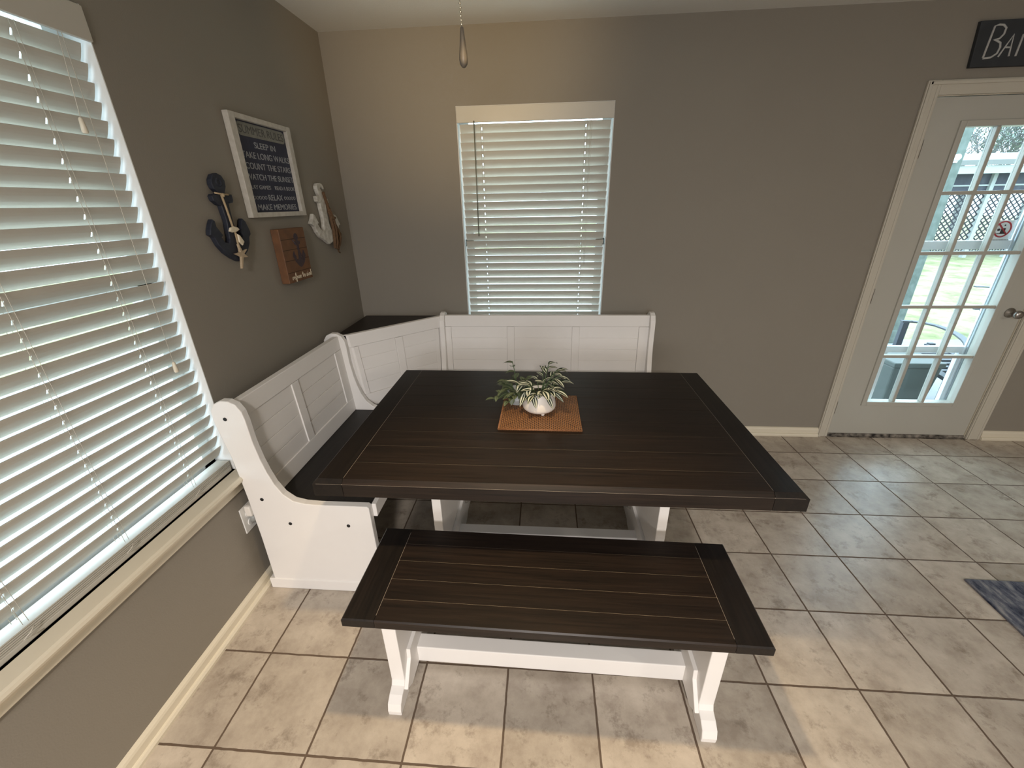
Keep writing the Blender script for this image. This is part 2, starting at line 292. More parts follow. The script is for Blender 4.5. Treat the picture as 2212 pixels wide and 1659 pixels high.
# ------------------------------------------------------------------ mesh helpers
class MB:
    """collects shapes; build() links them as ONE mesh object"""
    def __init__(s): s.bm = bmesh.new(); s.uv = None; s.mats = []; s.mi = 0
    def use(s, m):
        if m not in s.mats: s.mats.append(m)
        s.mi = s.mats.index(m); return s
    def _f(s, vs, smooth=False):
        try:
            f = s.bm.faces.new(vs); f.material_index = s.mi; f.smooth = smooth; return f
        except ValueError: return None
    def hexa(s, pts, bevel=0.0):
        """8 points: bottom ring 0-3, top ring 4-7"""
        v = [s.bm.verts.new(p) for p in pts]
        fs = [s._f([v[i] for i in q]) for q in ((3,2,1,0),(4,5,6,7),(0,1,5,4),(1,2,6,5),(2,3,7,6),(3,0,4,7))]
        if bevel:
            es = list({e for f in fs for e in f.edges})
            r = bmesh.ops.bevel(s.bm, geom=es, offset=bevel, segments=2, profile=.5, affect='EDGES', clamp_overlap=True)
            for f in r['faces']: f.material_index = s.mi
        return s
    def box(s, x0, x1, y0, y1, z0, z1, bevel=0.0):
        return s.hexa([(x0,y0,z0),(x1,y0,z0),(x1,y1,z0),(x0,y1,z0),(x0,y0,z1),(x1,y0,z1),(x1,y1,z1),(x0,y1,z1)], bevel)
    def prism(s, pts, axis, a, b, bevel=0.0, smooth=False):
        """polygon pts in the plane normal to axis, extruded from a to b; pts are (y,z), (x,z) or (x,y)"""
        mk = {'x': lambda p, t: (t, p[0], p[1]), 'y': lambda p, t: (p[0], t, p[1]), 'z': lambda p, t: (p[0], p[1], t)}[axis]
        lo = [s.bm.verts.new(mk(p, a)) for p in pts]; hi = [s.bm.verts.new(mk(p, b)) for p in pts]
        n = len(pts); f1 = s._f(lo[::-1]); f2 = s._f(hi); side = []
        for i in range(n): side.append(s._f([lo[i], lo[(i+1) % n], hi[(i+1) % n], hi[i]], smooth))
        fs = [f for f in [f1, f2] + side if f]
        bmesh.ops.recalc_face_normals(s.bm, faces=fs)
        if bevel:
            es = [e for f in (f1, f2) if f for e in f.edges]
            r = bmesh.ops.bevel(s.bm, geom=es, offset=bevel, segments=2, profile=.5, affect='EDGES', clamp_overlap=True)
            for f in r['faces']: f.material_index = s.mi
        return s
    def tube(s, path, r, seg=8, cap=True):
        path = [Vector(p) for p in path]; rings = []; n = len(path)
        rs = r if isinstance(r, (list, tuple)) else [r]*n
        prev = None
        for i, p in enumerate(path):
            t = (path[min(i+1, n-1)] - path[max(i-1, 0)]).normalized()
            if prev is None:
                a = Vector((0, 0, 1)) if abs(t.z) < .9 else Vector((1, 0, 0)); u = t.cross(a).normalized()
            else:
                u = (prev - t*prev.dot(t)); u = u.normalized() if u.length > 1e-6 else t.orthogonal().normalized()
            prev = u; w = t.cross(u)
            rings.append([s.bm.verts.new(p + (u*math.cos(2*PI*k/seg) + w*math.sin(2*PI*k/seg))*rs[i]) for k in range(seg)])
        for i in range(n-1):
            for k in range(seg): s._f([rings[i][k], rings[i][(k+1) % seg], rings[i+1][(k+1) % seg], rings[i+1][k]], True)
        if cap: s._f(rings[0][::-1]); s._f(rings[-1])
        return s
    def lathe(s, prof, c, seg=24, axis='z', cap=True):
        """prof: (radius, height) list"""
        c = Vector(c); rings = []
        for r, h in prof:
            ring = []
            for k in range(seg):
                a = 2*PI*k/seg; q = (r*math.cos(a), r*math.sin(a))
                ring.append(s.bm.verts.new(c + Vector({'z': (q[0], q[1], h), 'y': (q[0], h, q[1]), 'x': (h, q[0], q[1])}[axis])))
            rings.append(ring)
        fs = []
        for i in range(len(rings)-1):
            for k in range(seg): fs.append(s._f([rings[i][k], rings[i][(k+1) % seg], rings[i+1][(k+1) % seg], rings[i+1][k]], True))
        if cap: fs.append(s._f(rings[0][::-1])); fs.append(s._f(rings[-1]))
        bmesh.ops.recalc_face_normals(s.bm, faces=[f for f in fs if f])
        return s
    def ball(s, c, r, seg=10, sc=(1, 1, 1)):
        r0 = bmesh.ops.create_uvsphere(s.bm, u_segments=seg, v_segments=max(5, seg*2//3), radius=r)
        for v in r0['verts']:
            v.co = Vector((v.co.x*sc[0], v.co.y*sc[1], v.co.z*sc[2])) + Vector(c)
            for f in v.link_faces: f.smooth = True; f.material_index = s.mi
        return s
    def quad_uv(s, pts, uvs, smooth=False):
        if s.uv is None: s.uv = s.bm.loops.layers.uv.new('UVMap')
        f = s._f([s.bm.verts.new(p) for p in pts], smooth)
        for l, u in zip(f.loops, uvs): l[s.uv].uv = u
        return s
    def leaf(s, base, tip_dir, up, L, W, droop=.5, cup=.25):
        """leaf blade with a fold along the midrib and a UV across its width"""
        if s.uv is None: s.uv = s.bm.loops.layers.uv.new('UVMap')
        d = Vector(tip_dir).normalized(); upv = Vector(up); side = d.cross(upv)
        side = side.normalized() if side.length > 1e-4 else d.orthogonal().normalized()
        n = side.cross(d).normalized(); base = Vector(base); rows = []
        N = 6
        for i in range(N+1):
            t = i/N; w = W*(math.sin(PI*min(1, t*.94+.05))**.75)*(1-.25*t)
            if i == N: w = W*.02
            cen = base + d*(L*t*(1-.18*droop*t)) - Vector((0, 0, 1))*(L*droop*.55*t*t)
            row = []
            for j in range(5):
                q = (j-2)/2; row.append(s.bm.verts.new(cen + side*(q*w*.5) + n*(cup*w*.5*q*q)))
            rows.append(row)
        for i in range(N):
            for j in range(4):
                f = s._f([rows[i][j], rows[i][j+1], rows[i+1][j+1], rows[i+1][j]], True)
                if f:
                    for l, (a, b) in zip(f.loops, ((j/4, i/N), ((j+1)/4, i/N), ((j+1)/4, (i+1)/N), (j/4, (i+1)/N))): l[s.uv].uv = (a, b)
        return s
    def xf(s, M): bmesh.ops.transform(s.bm, matrix=M, verts=s.bm.verts); return s
    def build(s, name, m=None, parent=None, world=True):
        me = bpy.data.meshes.new(name)
        if parent is not None and world:
            off = Vector(parent.location)
            pp = parent.parent
            while pp is not None: off += Vector(pp.location); pp = pp.parent
            bmesh.ops.translate(s.bm, verts=s.bm.verts, vec=-off)
        s.bm.to_mesh(me); s.bm.free()
        for k in (s.mats if s.mats else [m]): me.materials.append(k)
        o = bpy.data.objects.new(name, me); C.objects.link(o)
        if parent is not None: o.parent = parent
        return o

def tag(o, label=None, cat=None, group=None, kind=None):
    for k, v in (('label', label), ('category', cat), ('group', group), ('kind', kind)):
        if v: o[k] = v
    return o
def thing(name, loc, label, cat, group=None):
    o = bpy.data.objects.new(name, None); C.objects.link(o); o.location = loc; o.empty_display_size = .05
    return tag(o, label, cat, group)
def struct(o, label=None): o['kind'] = 'structure'; 
def S(mb, name, m, label, cat, parent=None):
    o = mb.build(name, m, parent); 
    if parent is None: tag(o, label, cat, None, 'structure')
    return o
def text_mesh(txt, size, squeeze=1.0, extrude=.0008, fit=None, spacing=1.0):
    """flat lettering as a mesh in the XY plane, lower left at the origin; fit=(width, height) stretches it"""
    cu = bpy.data.curves.new('lettering', 'FONT'); cu.body = txt; cu.size = size; cu.extrude = extrude; cu.space_character = spacing
    o = bpy.data.objects.new('lettering', cu); C.objects.link(o)
    dg = bpy.context.evaluated_depsgraph_get(); me = bpy.data.meshes.new_from_object(o.evaluated_get(dg))
    bpy.data.objects.remove(o); bpy.data.curves.remove(cu)
    xs = [v.co.x for v in me.vertices]; ys = [v.co.y for v in me.vertices]
    x0, x1, y0, y1 = min(xs), max(xs), min(ys), max(ys)
    sx = fit[0]/(x1-x0) if fit else squeeze; sy = fit[1]/(y1-y0) if fit else 1
    for v in me.vertices: v.co.x = (v.co.x-x0)*sx; v.co.y = (v.co.y-y0)*sy
    return me
def add_text(mb, me, M):
    n0 = len(mb.bm.verts); f0 = len(mb.bm.faces)
    mb.bm.from_mesh(me); mb.bm.verts.ensure_lookup_table(); mb.bm.faces.ensure_lookup_table()
    for v in mb.bm.verts[n0:]: v.co = M @ v.co
    for f in mb.bm.faces[f0:]: f.material_index = mb.mi
    bpy.data.meshes.remove(me)

# ------------------------------------------------------------------ room shell
RX, RY, RH = 6.6, -7.6, 2.44          # right wall, wall behind the camera, ceiling
LW = (-2.305, -1.415, 0.600, 2.075)   # left window opening: y0, y1, z0, z1
BW = (0.731, 1.620, 0.60, 2.078)      # back window opening: x0, x1, z0, z1
DR = (3.272, 4.196, 0.0, 2.045)       # door opening
S(MB().box(-.14, RX+.14, RY-.14, .14, -.12, 0), 'floor', FLOORM, 'beige ceramic tile floor with brown grout', 'floor')
S(MB().box(-.14, RX+.14, RY-.14, .14, RH, RH+.1), 'ceiling', CEIL, 'pale flat ceiling over the dining corner', 'ceiling')
m = MB(); y0, y1, z0, z1 = LW
m.box(-.14, 0, RY, y0, 0, RH).box(-.14, 0, y1, .14, 0, RH).box(-.14, 0, y0, y1, 0, z0).box(-.14, 0, y0, y1, z1, RH)
S(m, 'wall_left', WALLP, 'greige wall with the large blind and the nautical decor', 'wall')
m = MB(); x0, x1, z0, z1 = BW
m.box(0, x0, 0, .14, 0, RH).box(x0, x1, 0, .14, 0, z0).box(x0, x1, 0, .14, z1, RH).box(x1, DR[0], 0, .14, 0, RH)
m.box(DR[0], DR[1], 0, .14, DR[3], RH).box(DR[1], RX, 0, .14, 0, RH)
S(m, 'wall_back', WALLP, 'greige wall with the smaller blind and the glazed door', 'wall')
S(MB().box(RX, RX+.14, RY, .14, 0, RH), 'wall_right', WALLP, 'greige wall to the right of the glazed door', 'wall')
S(MB().box(-.14, RX+.14, RY-.14, RY, 0, RH), 'wall_front', WALLP, 'greige wall behind the viewer', 'wall')
bprof = [(0, 0), (.026, 0), (.027, .012), (.022, .020), (.014, .022), (.014, .048), (.011, .056), (.006, .062), (0, .064)]
m = MB(); m.prism([(p[0], p[1]) for p in bprof], 'y', RY, -.02); S(m, 'baseboard_left', TRIM, 'cream baseboard below the large blind', 'baseboard')
m = MB(); m.prism([(-p[0], p[1]) for p in bprof], 'x', .02, 3.205).prism([(-p[0], p[1]) for p in bprof], 'x', 4.285, RX)
S(m, 'baseboard_back', TRIM, 'cream baseboard along the wall with the door', 'baseboard')

# windows: jamb lining, sash, panes, stool and apron
def window(name, axis, a0, a1, z0, z1, label, stool):
    t = .003
    P = (lambda d0, d1, u0, u1, w0, w1: (-d1, -d0, u0, u1, w0, w1)) if axis == 'x' else (lambda d0, d1, u0, u1, w0, w1: (u0, u1, d0, d1, w0, w1))
    m = MB()
    m.box(*P(0.0, .14, a0, a0+t, z0, z1)).box(*P(0.0, .14, a1-t, a1, z0, z1)).box(*P(0.002, .14, a0, a1, z1-t, z1)).box(*P(0.02, .14, a0, a1, z0, z0+t))
    root = S(m, name, JAMB, label, 'window')
    f = MB()
    for u0, u1, w0, w1 in ((a0+t, a0+.055, z0+t, z1-t), (a1-.055, a1-t, z0+t, z1-t), (a0+t, a1-t, z0+t, z0+.06), (a0+t, a1-t, z1-.05, z1-t), (a0+t, a1-t, (z0+z1)/2-.02, (z0+z1)/2+.02)):
        f.box(*P(.075, .115, u0, u1, w0, w1))
    S(f, 'window_sash', VINYL, None, None, root)
    g = MB(); g.box(*P(.093, .097, a0+.05, a1-.05, z0+.055, z1-.045)); S(g, 'window_pane', GLASS, None, None, root)
    if stool:
        s = MB(); s.prism([(-.09, z0-.024), (.056, z0-.024), (.062, z0-.020), (.065, z0-.012), (.062, z0-.004), (.055, z0), (-.09, z0)], 'y', a0-.06, a1+.022)
        S(s, 'window_sill', TRIM, None, None, root)
        s = MB(); s.prism([(0, z0-.092), (.010, z0-.092), (.018, z0-.084), (.018, z0-.064), (.024, z0-.050), (.034, z0-.034), (.034, z0-.024), (0, z0-.024)], 'y', a0-.045, a1+.008)
        S(s, 'window_apron', TRIM, None, None, root)
    return root
window('window_1', 'x', LW[0], LW[1], LW[2], LW[3], 'large window behind the wide ivory blind on the left wall', True)
window('window_2', 'y', BW[0], BW[1], BW[2], BW[3], 'window behind the ivory blind above the back bench', False)

# ------------------------------------------------------------------ blinds
def blind(name, axis, a0, a1, z0, z1, label, ladders, bottom, deg):
    """slats run along the window; room edge high, outer edge low"""
    root = thing(name, (0.0, a0, z0) if axis == 'x' else (a0, 0.0, z0), label, 'blind', 'faux wood window blinds')
    def P(d, u, z): return (-d, u, z) if axis == 'x' else (u, d, z)
    def bx(mb, d0, d1, u0, u1, w0, w1, bev=0):
        a, b = P(d0, u0, w0), P(d1, u1, w1)
        mb.box(min(a[0], b[0]), max(a[0], b[0]), min(a[1], b[1]), max(a[1], b[1]), w0, w1, bev)
    m = MB(); bx(m, -.008, .004, a0+.002, a1-.002, z1-.083, z1-.004, .002); bx(m, .004, .05, a0+.014, a1-.014, z1-.05, z1-.014)
    m.build('valance', BLIND, root)
    tilt = math.radians(deg); W = .051; T = .0028; pitch = .0455; dc = .034
    u0, u1 = a0+.014, a1-.014
    hw, hd = .0026, .015
    us = sorted({u0, u1} | {l-hw for l in ladders} | {l+hw for l in ladders})
    ws = [-W/2, -W*.3, -hd/2, hd/2, W*.3, W/2]
    s = MB(); z = z1-.108; n = 0
    while z > bottom + .03:
        jit = random.uniform(-.02, .02); tz = tilt + jit
        for i in range(len(us)-1):
            uc = (us[i]+us[i+1])/2; hole_u = any(abs(uc-l) < hw*.6 for l in ladders)
            for j in range(len(ws)-1):
                if hole_u and j == 2: continue
                pts = []
                for w in (ws[j], ws[j+1]):
                    crown = .0022*(1-(2*w/W)**2)
                    for q in (0, T):
                        # w>0 goes to the room edge and up
                        d = dc - w*math.cos(tz) - (crown+q)*math.sin(tz); zz = z + w*math.sin(tz) - (crown+q)*math.cos(tz)
                        pts.append((d, zz))
                (d00, z00), (d01, z01), (d10, z10), (d11, z11) = pts
                s.hexa([P(d00, us[i], z00), P(d10, us[i], z10), P(d10, us[i+1], z10), P(d00, us[i+1], z00),
                        P(d01, us[i], z01), P(d11, us[i], z11), P(d11, us[i+1], z11), P(d01, us[i+1], z01)])
        z -= pitch; n += 1
    bmesh.ops.recalc_face_normals(s.bm, faces=s.bm.faces)
    s.build('slat_panel', BLIND, root)
    r = MB()
    bx(r, .006, .058, u0, u1, z0+.002, z0+.018, .003)
    for k in range(5): bx(r, .007+.001*(k % 2), .057, u0, u1, z0+.0195+k*.0058, z0+.0232+k*.0058)
    r.build('bottom_rail', BLIND, root)
    for l in ladders:
        c = MB()
        for d in (.034-.5*W*math.cos(tilt)-.004, .034+.5*W*math.cos(tilt)+.004):
            for du in (-.006, .006): c.tube([P(d, l+du, z1-.085), P(d, l+du, z0+.03)], .0007, 5)
        c.build('ladder_cord', CORDM, root)
    return root, P
b1, P1 = blind('window_blind', 'x', LW[0], LW[1], LW[2], LW[3], 'large ivory slatted blind on the left wall, its cords with tassels', (-2.13, -1.86, -1.592), .655, 63)
c = MB(); c.tube([P1(-.011, -1.515, LW[3]-.085), P1(-.012, -1.54, 1.79)], .0009, 5).tube([P1(-.011, -1.505, LW[3]-.085), P1(-.012, -1.52, 1.5), P1(-.012, -1.53, 1.10)], .0009, 5)
c.build('lift_cord', CORDM, b1)
for y, z in ((-1.54, 1.765), (-1.53, 1.072)):
    c = MB(); c.lathe([(.002, .034), (.005, .03), (.0075, .0), (.0055, -.004)], P1(-.012, y, z), 10); c.build('cord_tassel', TRIM, b1)
for l in (-2.13, -1.86, -1.592):
    c = MB(); c.tube([P1(-.002, l, .641), P1(-.006, l-.012, .635), P1(-.004, l-.03, .627), P1(-.005, l-.016, .62), P1(-.004, l+.01, .615)], .0012, 5)
    c.build('cord_knot', CORDM, b1)
b2, P2 = blind('window_blind', 'y', BW[0], BW[1], BW[2], BW[3], 'ivory slatted blind in the back wall above the white bench', (.871, 1.469), .66, 58)
c = MB(); c.tube([P2(-.012, .833, BW[3]-.075), P2(-.014, .832, 1.39)], .0034, 8).ball(P2(-.014, .832, 1.388), .0045, 8)
c.build('tilt_wand', WANDM, b2)
c = MB(); c.tube([P2(-.011, 1.49, BW[3]-.083), P2(-.012, 1.488, 1.2)], .0008, 5).tube([P2(-.011, 1.498, BW[3]-.083), P2(-.012, 1.494, 1.2)], .0008, 5); c.build('lift_cord', CORDM, b2)

# ------------------------------------------------------------------ door with casing and storm door
cas = MB()
for x0, x1 in ((3.205, 3.272), (4.196, 4.283)):
    cas.box(x0, x1, -.014, 0, 0, 2.045+.066, .003)
    cas.box(x0+.006, x0+.022, -.020, -.013, 0, 2.045+.06, .002)
    cas.box(x1-.018, x1-.006, -.017, -.013, 0, 2.045+.05, .002)
cas.box(3.272, 4.196, -.014, 0, 2.045, 2.111, .003); cas.box(3.215, 4.27, -.020, -.013, 2.09, 2.105, .002)
S(cas, 'trim_1', mat('shaded_casing_paint', (0.54, 0.505, 0.425), 0.42), 'cream casing around the glazed back door', 'door casing')  # trim cream darkened in its colour, for the weaker light around the door
jm = MB(); jm.box(3.258, 3.275, 0, .14, 0, 2.045).box(4.193, 4.21, 0, .14, 0, 2.045).box(3.258, 4.21, 0, .14, 2.042, 2.058)
S(jm, 'trim_2', TRIM, 'inner jamb of the glazed back door', 'door jamb')
XC = [3.470, 3.645, 3.832, 4.022]; ZC = [.272, .601, .929, 1.251, 1.578, 1.900]; DY0, DY1 = .006, .048
dm = MB()
dm.box(3.278, XC[0]-.012, DY0, DY1, .018, 2.038).box(XC[3]+.012, 4.190, DY0, DY1, .018, 2.038)
dm.box(XC[0]-.012, XC[3]+.012, DY0, DY1, .018, ZC[0]-.012).box(XC[0]-.012, XC[3]+.012, DY0, DY1, ZC[5]+.012, 2.038)
door = S(dm, 'door_1', DOORP, 'cream door with fifteen glass panes', 'door')
fm = MB()
for a, b, z0, z1 in ((XC[0]-.030, XC[0], ZC[0]-.03, ZC[5]+.03), (XC[3], XC[3]+.030, ZC[0]-.03, ZC[5]+.03)): fm.box(a, b, -.004, DY1+.004, z0, z1, .003)
for z0, z1 in ((ZC[0]-.03, ZC[0]), (ZC[5], ZC[5]+.03)): fm.box(XC[0], XC[3], -.004, DY1+.004, z0, z1, .003)
S(fm, 'glazing_frame', DOORP, None, None, door)
mu = MB()
for x in XC[1:3]: mu.box(x-.010, x+.010, .004, .027, ZC[0], ZC[5], .003).box(x-.007, x+.007, .029, .042, ZC[0], ZC[5], .003)
for z in ZC[1:5]: mu.box(XC[0], XC[3], .003, .027, z-.010, z+.010, .003).box(XC[0], XC[3], .029, .042, z-.007, z+.007, .003)
S(mu, 'muntin_grid', DOORP, None, None, door)
for i in range(3):
    for k in range(5):
        g = MB(); g.box(XC[i]+.002, XC[i+1]-.002, .026, .029, ZC[k]+.002, ZC[k+1]-.002); S(g, 'door_pane', GLASS, None, None, door)
for z in (1.80, 1.0, .225):
    h = MB(); h.lathe([(.006, -.045), (.0075, -.043), (.0075, .043), (.006, .045)], (3.274, -.003, z), 10); h.box(3.274, 3.285, .002, .0075, z-.045, z+.045)
    S(h, 'door_hinge', NICKEL, None, None, door)
kb = MB(); kb.lathe([(.030, .0), (.030, -.006), (.012, -.010), (.011, -.032), (.022, -.040), (.026, -.052), (.023, -.064), (.010, -.069)], (4.118, DY0, .893), 20, 'y')
S(kb, 'door_knob', NICKEL, None, None, door)
sw = MB(); sw.box(3.278, 4.190, -.002, .03, .002, .020); S(sw, 'door_sweep', DARKSEAL, None, None, door)
th = MB(); th.prism([(-.02, 0), (.14, 0), (.14, .012), (.02, .004)], 'x', 3.275, 4.193); S(th, 'trim_3', DARKSEAL, 'worn threshold strip under the glazed door', 'threshold')
# storm door outside
sd = MB(); SY0, SY1 = .100, .128
sd.box(3.276, 3.40, SY0, SY1, .01, 2.03).box(4.062, 4.19, SY0, SY1, .01, 2.03).box(3.40, 4.062, SY0, SY1, 1.93, 2.03).box(3.40, 4.062, SY0, SY1, .01, .20)
sd.box(3.40, 4.062, SY0, SY1, 1.262, 1.312).box(3.40, 4.062, SY0, SY1, .598, .64)
sd.box(3.545, 3.572, SY0, SY1, .2, .598).box(4.022, 4.062, SY0, SY1, .2, .598)
sd.box(4.040, 4.048, SY0-.006, SY0, .2, 1.93).box(4.052, 4.058, SY0-.010, SY0, .2, 1.93)
storm = S(sd, 'door_2', STORM, 'white storm door seen through the glazed door', 'storm door')
for z0, z1 in ((.2, .598), (.64, 1.262), (1.312, 1.93)):
    g = MB(); g.box(3.40, 4.062, .113, .116, z0, z1); S(g, 'storm_pane', GLASS, None, None, storm)
# sticker on the storm glass: red ring and bar over a small black figure, two illegible lines below
st = thing('warning_sticker', (3.972, .1125, 1.36), 'small white sticker with red prohibition ring on the door glass', 'sticker')
q = MB(); q.box(3.905, 4.036, .1105, .1125, 1.302, 1.425); q.build('sticker_sheet', STICKW, st)
q = MB(); cx, cz = 3.975, 1.375
ring = [(cx+math.cos(a*PI/18)*.043, cz+math.sin(a*PI/18)*.043) for a in range(37)]
q.tube([(x, .1095, z) for x, z in ring], .0042, 6); q.tube([(cx-.030, .1095, cz+.030), (cx+.030, .1095, cz-.030)], .004, 6); q.build('prohibition_ring', STICKR, st)
q = MB(); q.ball((cx-.020, .1097, cz-.003), .009, 8, (1, .1, .8)).box(cx-.008, cx+.016, .1092, .1100, cz-.024, cz+.006).ball((cx+.006, .1097, cz+.022), .005, 8, (1, .1, 1))
q.box(cx-.026, cx+.02, .1092, .1100, cz-.026, cz-.023); q.build('black_figure', STICKB, st)
q = MB()
for i in range(14): q.box(3.912+i*.0085, 3.912+i*.0085+random.uniform(.004, .007), .1097, .1103, 1.309, 1.316)
q.build('fine_print', STICKB, st)

# ------------------------------------------------------------------ corner nook: two settle benches and a corner seat
PEW = [(.058, .05), (.060, .29), (.057, .487), (.053, .578), (.046, .69), (.033, .78), (.024, .85), (.027, .892), (.045, .918), (.073, .931), (.102, .930), (.128, .917),
       (.144, .888), (.149, .85), (.151, .76), (.160, .68), (.172, .62), (.188, .565), (.212, .518), (.245, .488), (.29, .476), (.35, .472), (.548, .472), (.556, .464), (.557, .05)]
def backrest(mb, F, length, z0, z1, stile_u, rail_t=.072, rail_b=.078, rows=4):
    """F(u, z, d) -> world point; d counts from the front face towards the sitter"""
    def hx(u0, u1, za, zb, d0, d1, bev=.0015):
        mb.hexa([F(u0, za, d0), F(u1, za, d0), F(u1, za, d1), F(u0, za, d1), F(u0, zb, d0), F(u1, zb, d0), F(u1, zb, d1), F(u0, zb, d1)], bev)
    hx(0, length, z0, z1-.002, -.030, -.010, 0)
    hx(0, length, z1-rail_t, z1, -.030, 0, .003); hx(0, length, z0, z0+rail_b, -.010, 0, .002)
    for a, b in stile_u: hx(a, b, z0+rail_b+.0004, z1-rail_t-.0012, -.010, 0, .0015)
    ez = (z1-rail_t-z0-rail_b)/rows
    for i in range(len(stile_u)-1):
        for r in range(rows): hx(stile_u[i][1]+.0014, stile_u[i+1][0]-.0014, z0+rail_b+r*ez+.0014, z0+rail_b+(r+1)*ez-.0014, -.012, -.006, .0012)

def settle(name, loc, label, cat, T, length, stiles, group):
    """T(depth, along, z): depth from the wall, along the bench from its far end"""
    root = thing(name, loc, label, cat, group)
    th_ = .030
    for a0 in (0.0, length-th_):
        e = MB(); e.prism(PEW, 'y', a0, a0+th_, .003)
        e.box(.036, .562, a0-.004, a0+th_+.004, 0.0, .056, .003)
        e.xf(T); p = e.build('end_panel', WHITE, root)
        if a0 > 0.5 or True:
            out = a0 + th_ if a0 > .5 else a0
            for d, z in ((.073, .857), (.117, .492), (.208, .372), (.456, .372)):
                k = MB(); k.lathe([(.0075, -.0012), (.0075, .0016), (.004, .002)] if a0 > .5 else [(.0075, .0012), (.0075, -.0016), (.004, -.002)], (d, out, z), 10, 'y'); k.xf(T); k.build('bolt', BLACK, p)
    b = MB(); A, Bb = th_, length-th_
    def F(u, z, d): return (.112 + .028*(.915-z)/.448 + d, A+u, z)
    backrest(b, F, Bb-A, .467, .915, [(s[0]-A, s[1]-A) for s in stiles]); b.xf(T); b.build('backrest', WHITE, root)
    s = MB(); s.box(.10, .552, A, Bb, .436, .466, .004); s.xf(T); so = s.build('seat', SEATW, root)
    s = MB(); s.box(.553, .572, A+.0, Bb, .400, .463, .003).box(.14, .16, A, Bb, .33, .434).box(.16, .553, (A+Bb)/2-.012, (A+Bb)/2+.012, .36, .434)
    s.xf(T); s.build('apron', WHITE, root)
    return root
# left bench: depth = x, along from the far end towards the viewer (-y)
TL = Matrix(((1, 0, 0, 0), (0, -1, 0, -.588), (0, 0, 1, 0), (0, 0, 0, 1)))
settle('settle_bench', (.30, -1.03, 0), 'white slat-back bench along the left wall, its bolted end panel facing the viewer', 'bench', TL, .882,
       [(.030, .104), (.470, .522), (.815, .852)], 'corner nook benches')
TB = Matrix(((0, 1, 0, .575), (-1, 0, 0, -.040), (0, 0, 1, 0), (0, 0, 0, 1)))
settle('settle_bench', (1.25, -.34, 0), 'white slat-back bench against the back wall under the blind', 'bench', TB, 1.357,
       [(.030, .066), (.433, .478), (.850, .896), (1.268, 1.327)], 'corner nook benches')
cs = thing('corner_seat', (.32, -.34, 0), 'white corner seat unit with dark triangular shelf between the two benches', 'corner seat')
Ld = .587
def FD(u, z, d):
    o = 1.414*(.030*(.913-z)/.446 + d); t = u/Ld
    a, b = Vector((-.5876+.743+o, -.5876)), Vector((.5746, .5746-.743-o)); q = a.lerp(b, t); return (q.x, q.y, z)
mm = MB(); backrest(mm, FD, Ld, .467, .913, [(.012, .040), (.270, .318), (.545, .575)]); mm.build('backrest', WHITE, cs)
sh = MB(); sh.prism([(.045, -.06), (.052, -.586), (.121, -.586), (.574, -.133), (.565, -.062)], 'z', .872, .892, .002); sh.build('shelf', WOODX, cs)
ct = MB(); ct.prism([(.06, -.075), (.066, -.575), (.120, -.575), (.560, -.135), (.55, -.075)], 'z', .0, .870); ct.build('carcass', WHITE, cs)
se = MB(); se.prism([(.205, -.582), (.569, -.218), (.569, -.582)], 'z', .436, .464, .003); se.build('seat', SEATW, cs)
sp = MB(); sp.prism([(.22, -.575), (.555, -.24), (.557, -.575)], 'z', .06, .434); sp.build('seat_box', WHITE, cs)

# ------------------------------------------------------------------ trestle parts
def plank_top(root, name, x0, x1, y0, y1, z0, z1, bb, n, chamfer):
    """breadboard top: two end boards across, n boards between, worn seams"""
    core = MB(); core.use(WOODX)
    e = .0006 if x1-x0 < 1.4 else .00075
    core.box(x0+.004, x1-.004, y0+.004, y1-.004, z0, z1-chamfer-.002)
    zc = z1-chamfer
    def board(xa, xb, ya, yb, m_, lo_x, hi_x, lo_y, hi_y):
        core.use(m_); c = chamfer
        core.hexa([(xa, ya, z0), (xb, ya, z0), (xb, yb, z0), (xa, yb, z0), (xa, ya, zc), (xb, ya, zc), (xb, yb, zc), (xa, yb, zc)])
        core.hexa([(xa, ya, zc), (xb, ya, zc), (xb, yb, zc), (xa, yb, zc),
                   (xa+c*lo_x, ya+c*lo_y, z1), (xb-c*hi_x, ya+c*lo_y, z1), (xb-c*hi_x, yb-c*hi_y, z1), (xa+c*lo_x, yb-c*hi_y, z1)])
    board(x0, x0+bb-e, y0, y1, WOODY, 1, 0, 1, 1); board(x1-bb+e, x1, y0, y1, WOODY, 0, 1, 1, 1)
    w = (y1-y0)/n
    for i in range(n):
        board(x0+bb+e, x1-bb-e, y0+i*w+(e if i else 0), y0+(i+1)*w-(e if i < n-1 else 0), WOODX, 0, 0, 1 if i == 0 else 0, 1 if i == n-1 else 0)
    core.use(GROOVE)
    core.box(x0+.02, x1-.02, y0+.02, y1-.02, z1-.004, z1-.0007)
    if chamfer > .01: core.box(x0+.012, x1-.012, y0+.0002, y0+.004, zc-.0010, zc+.0006)
    return core.build(name, None, root, world=False)
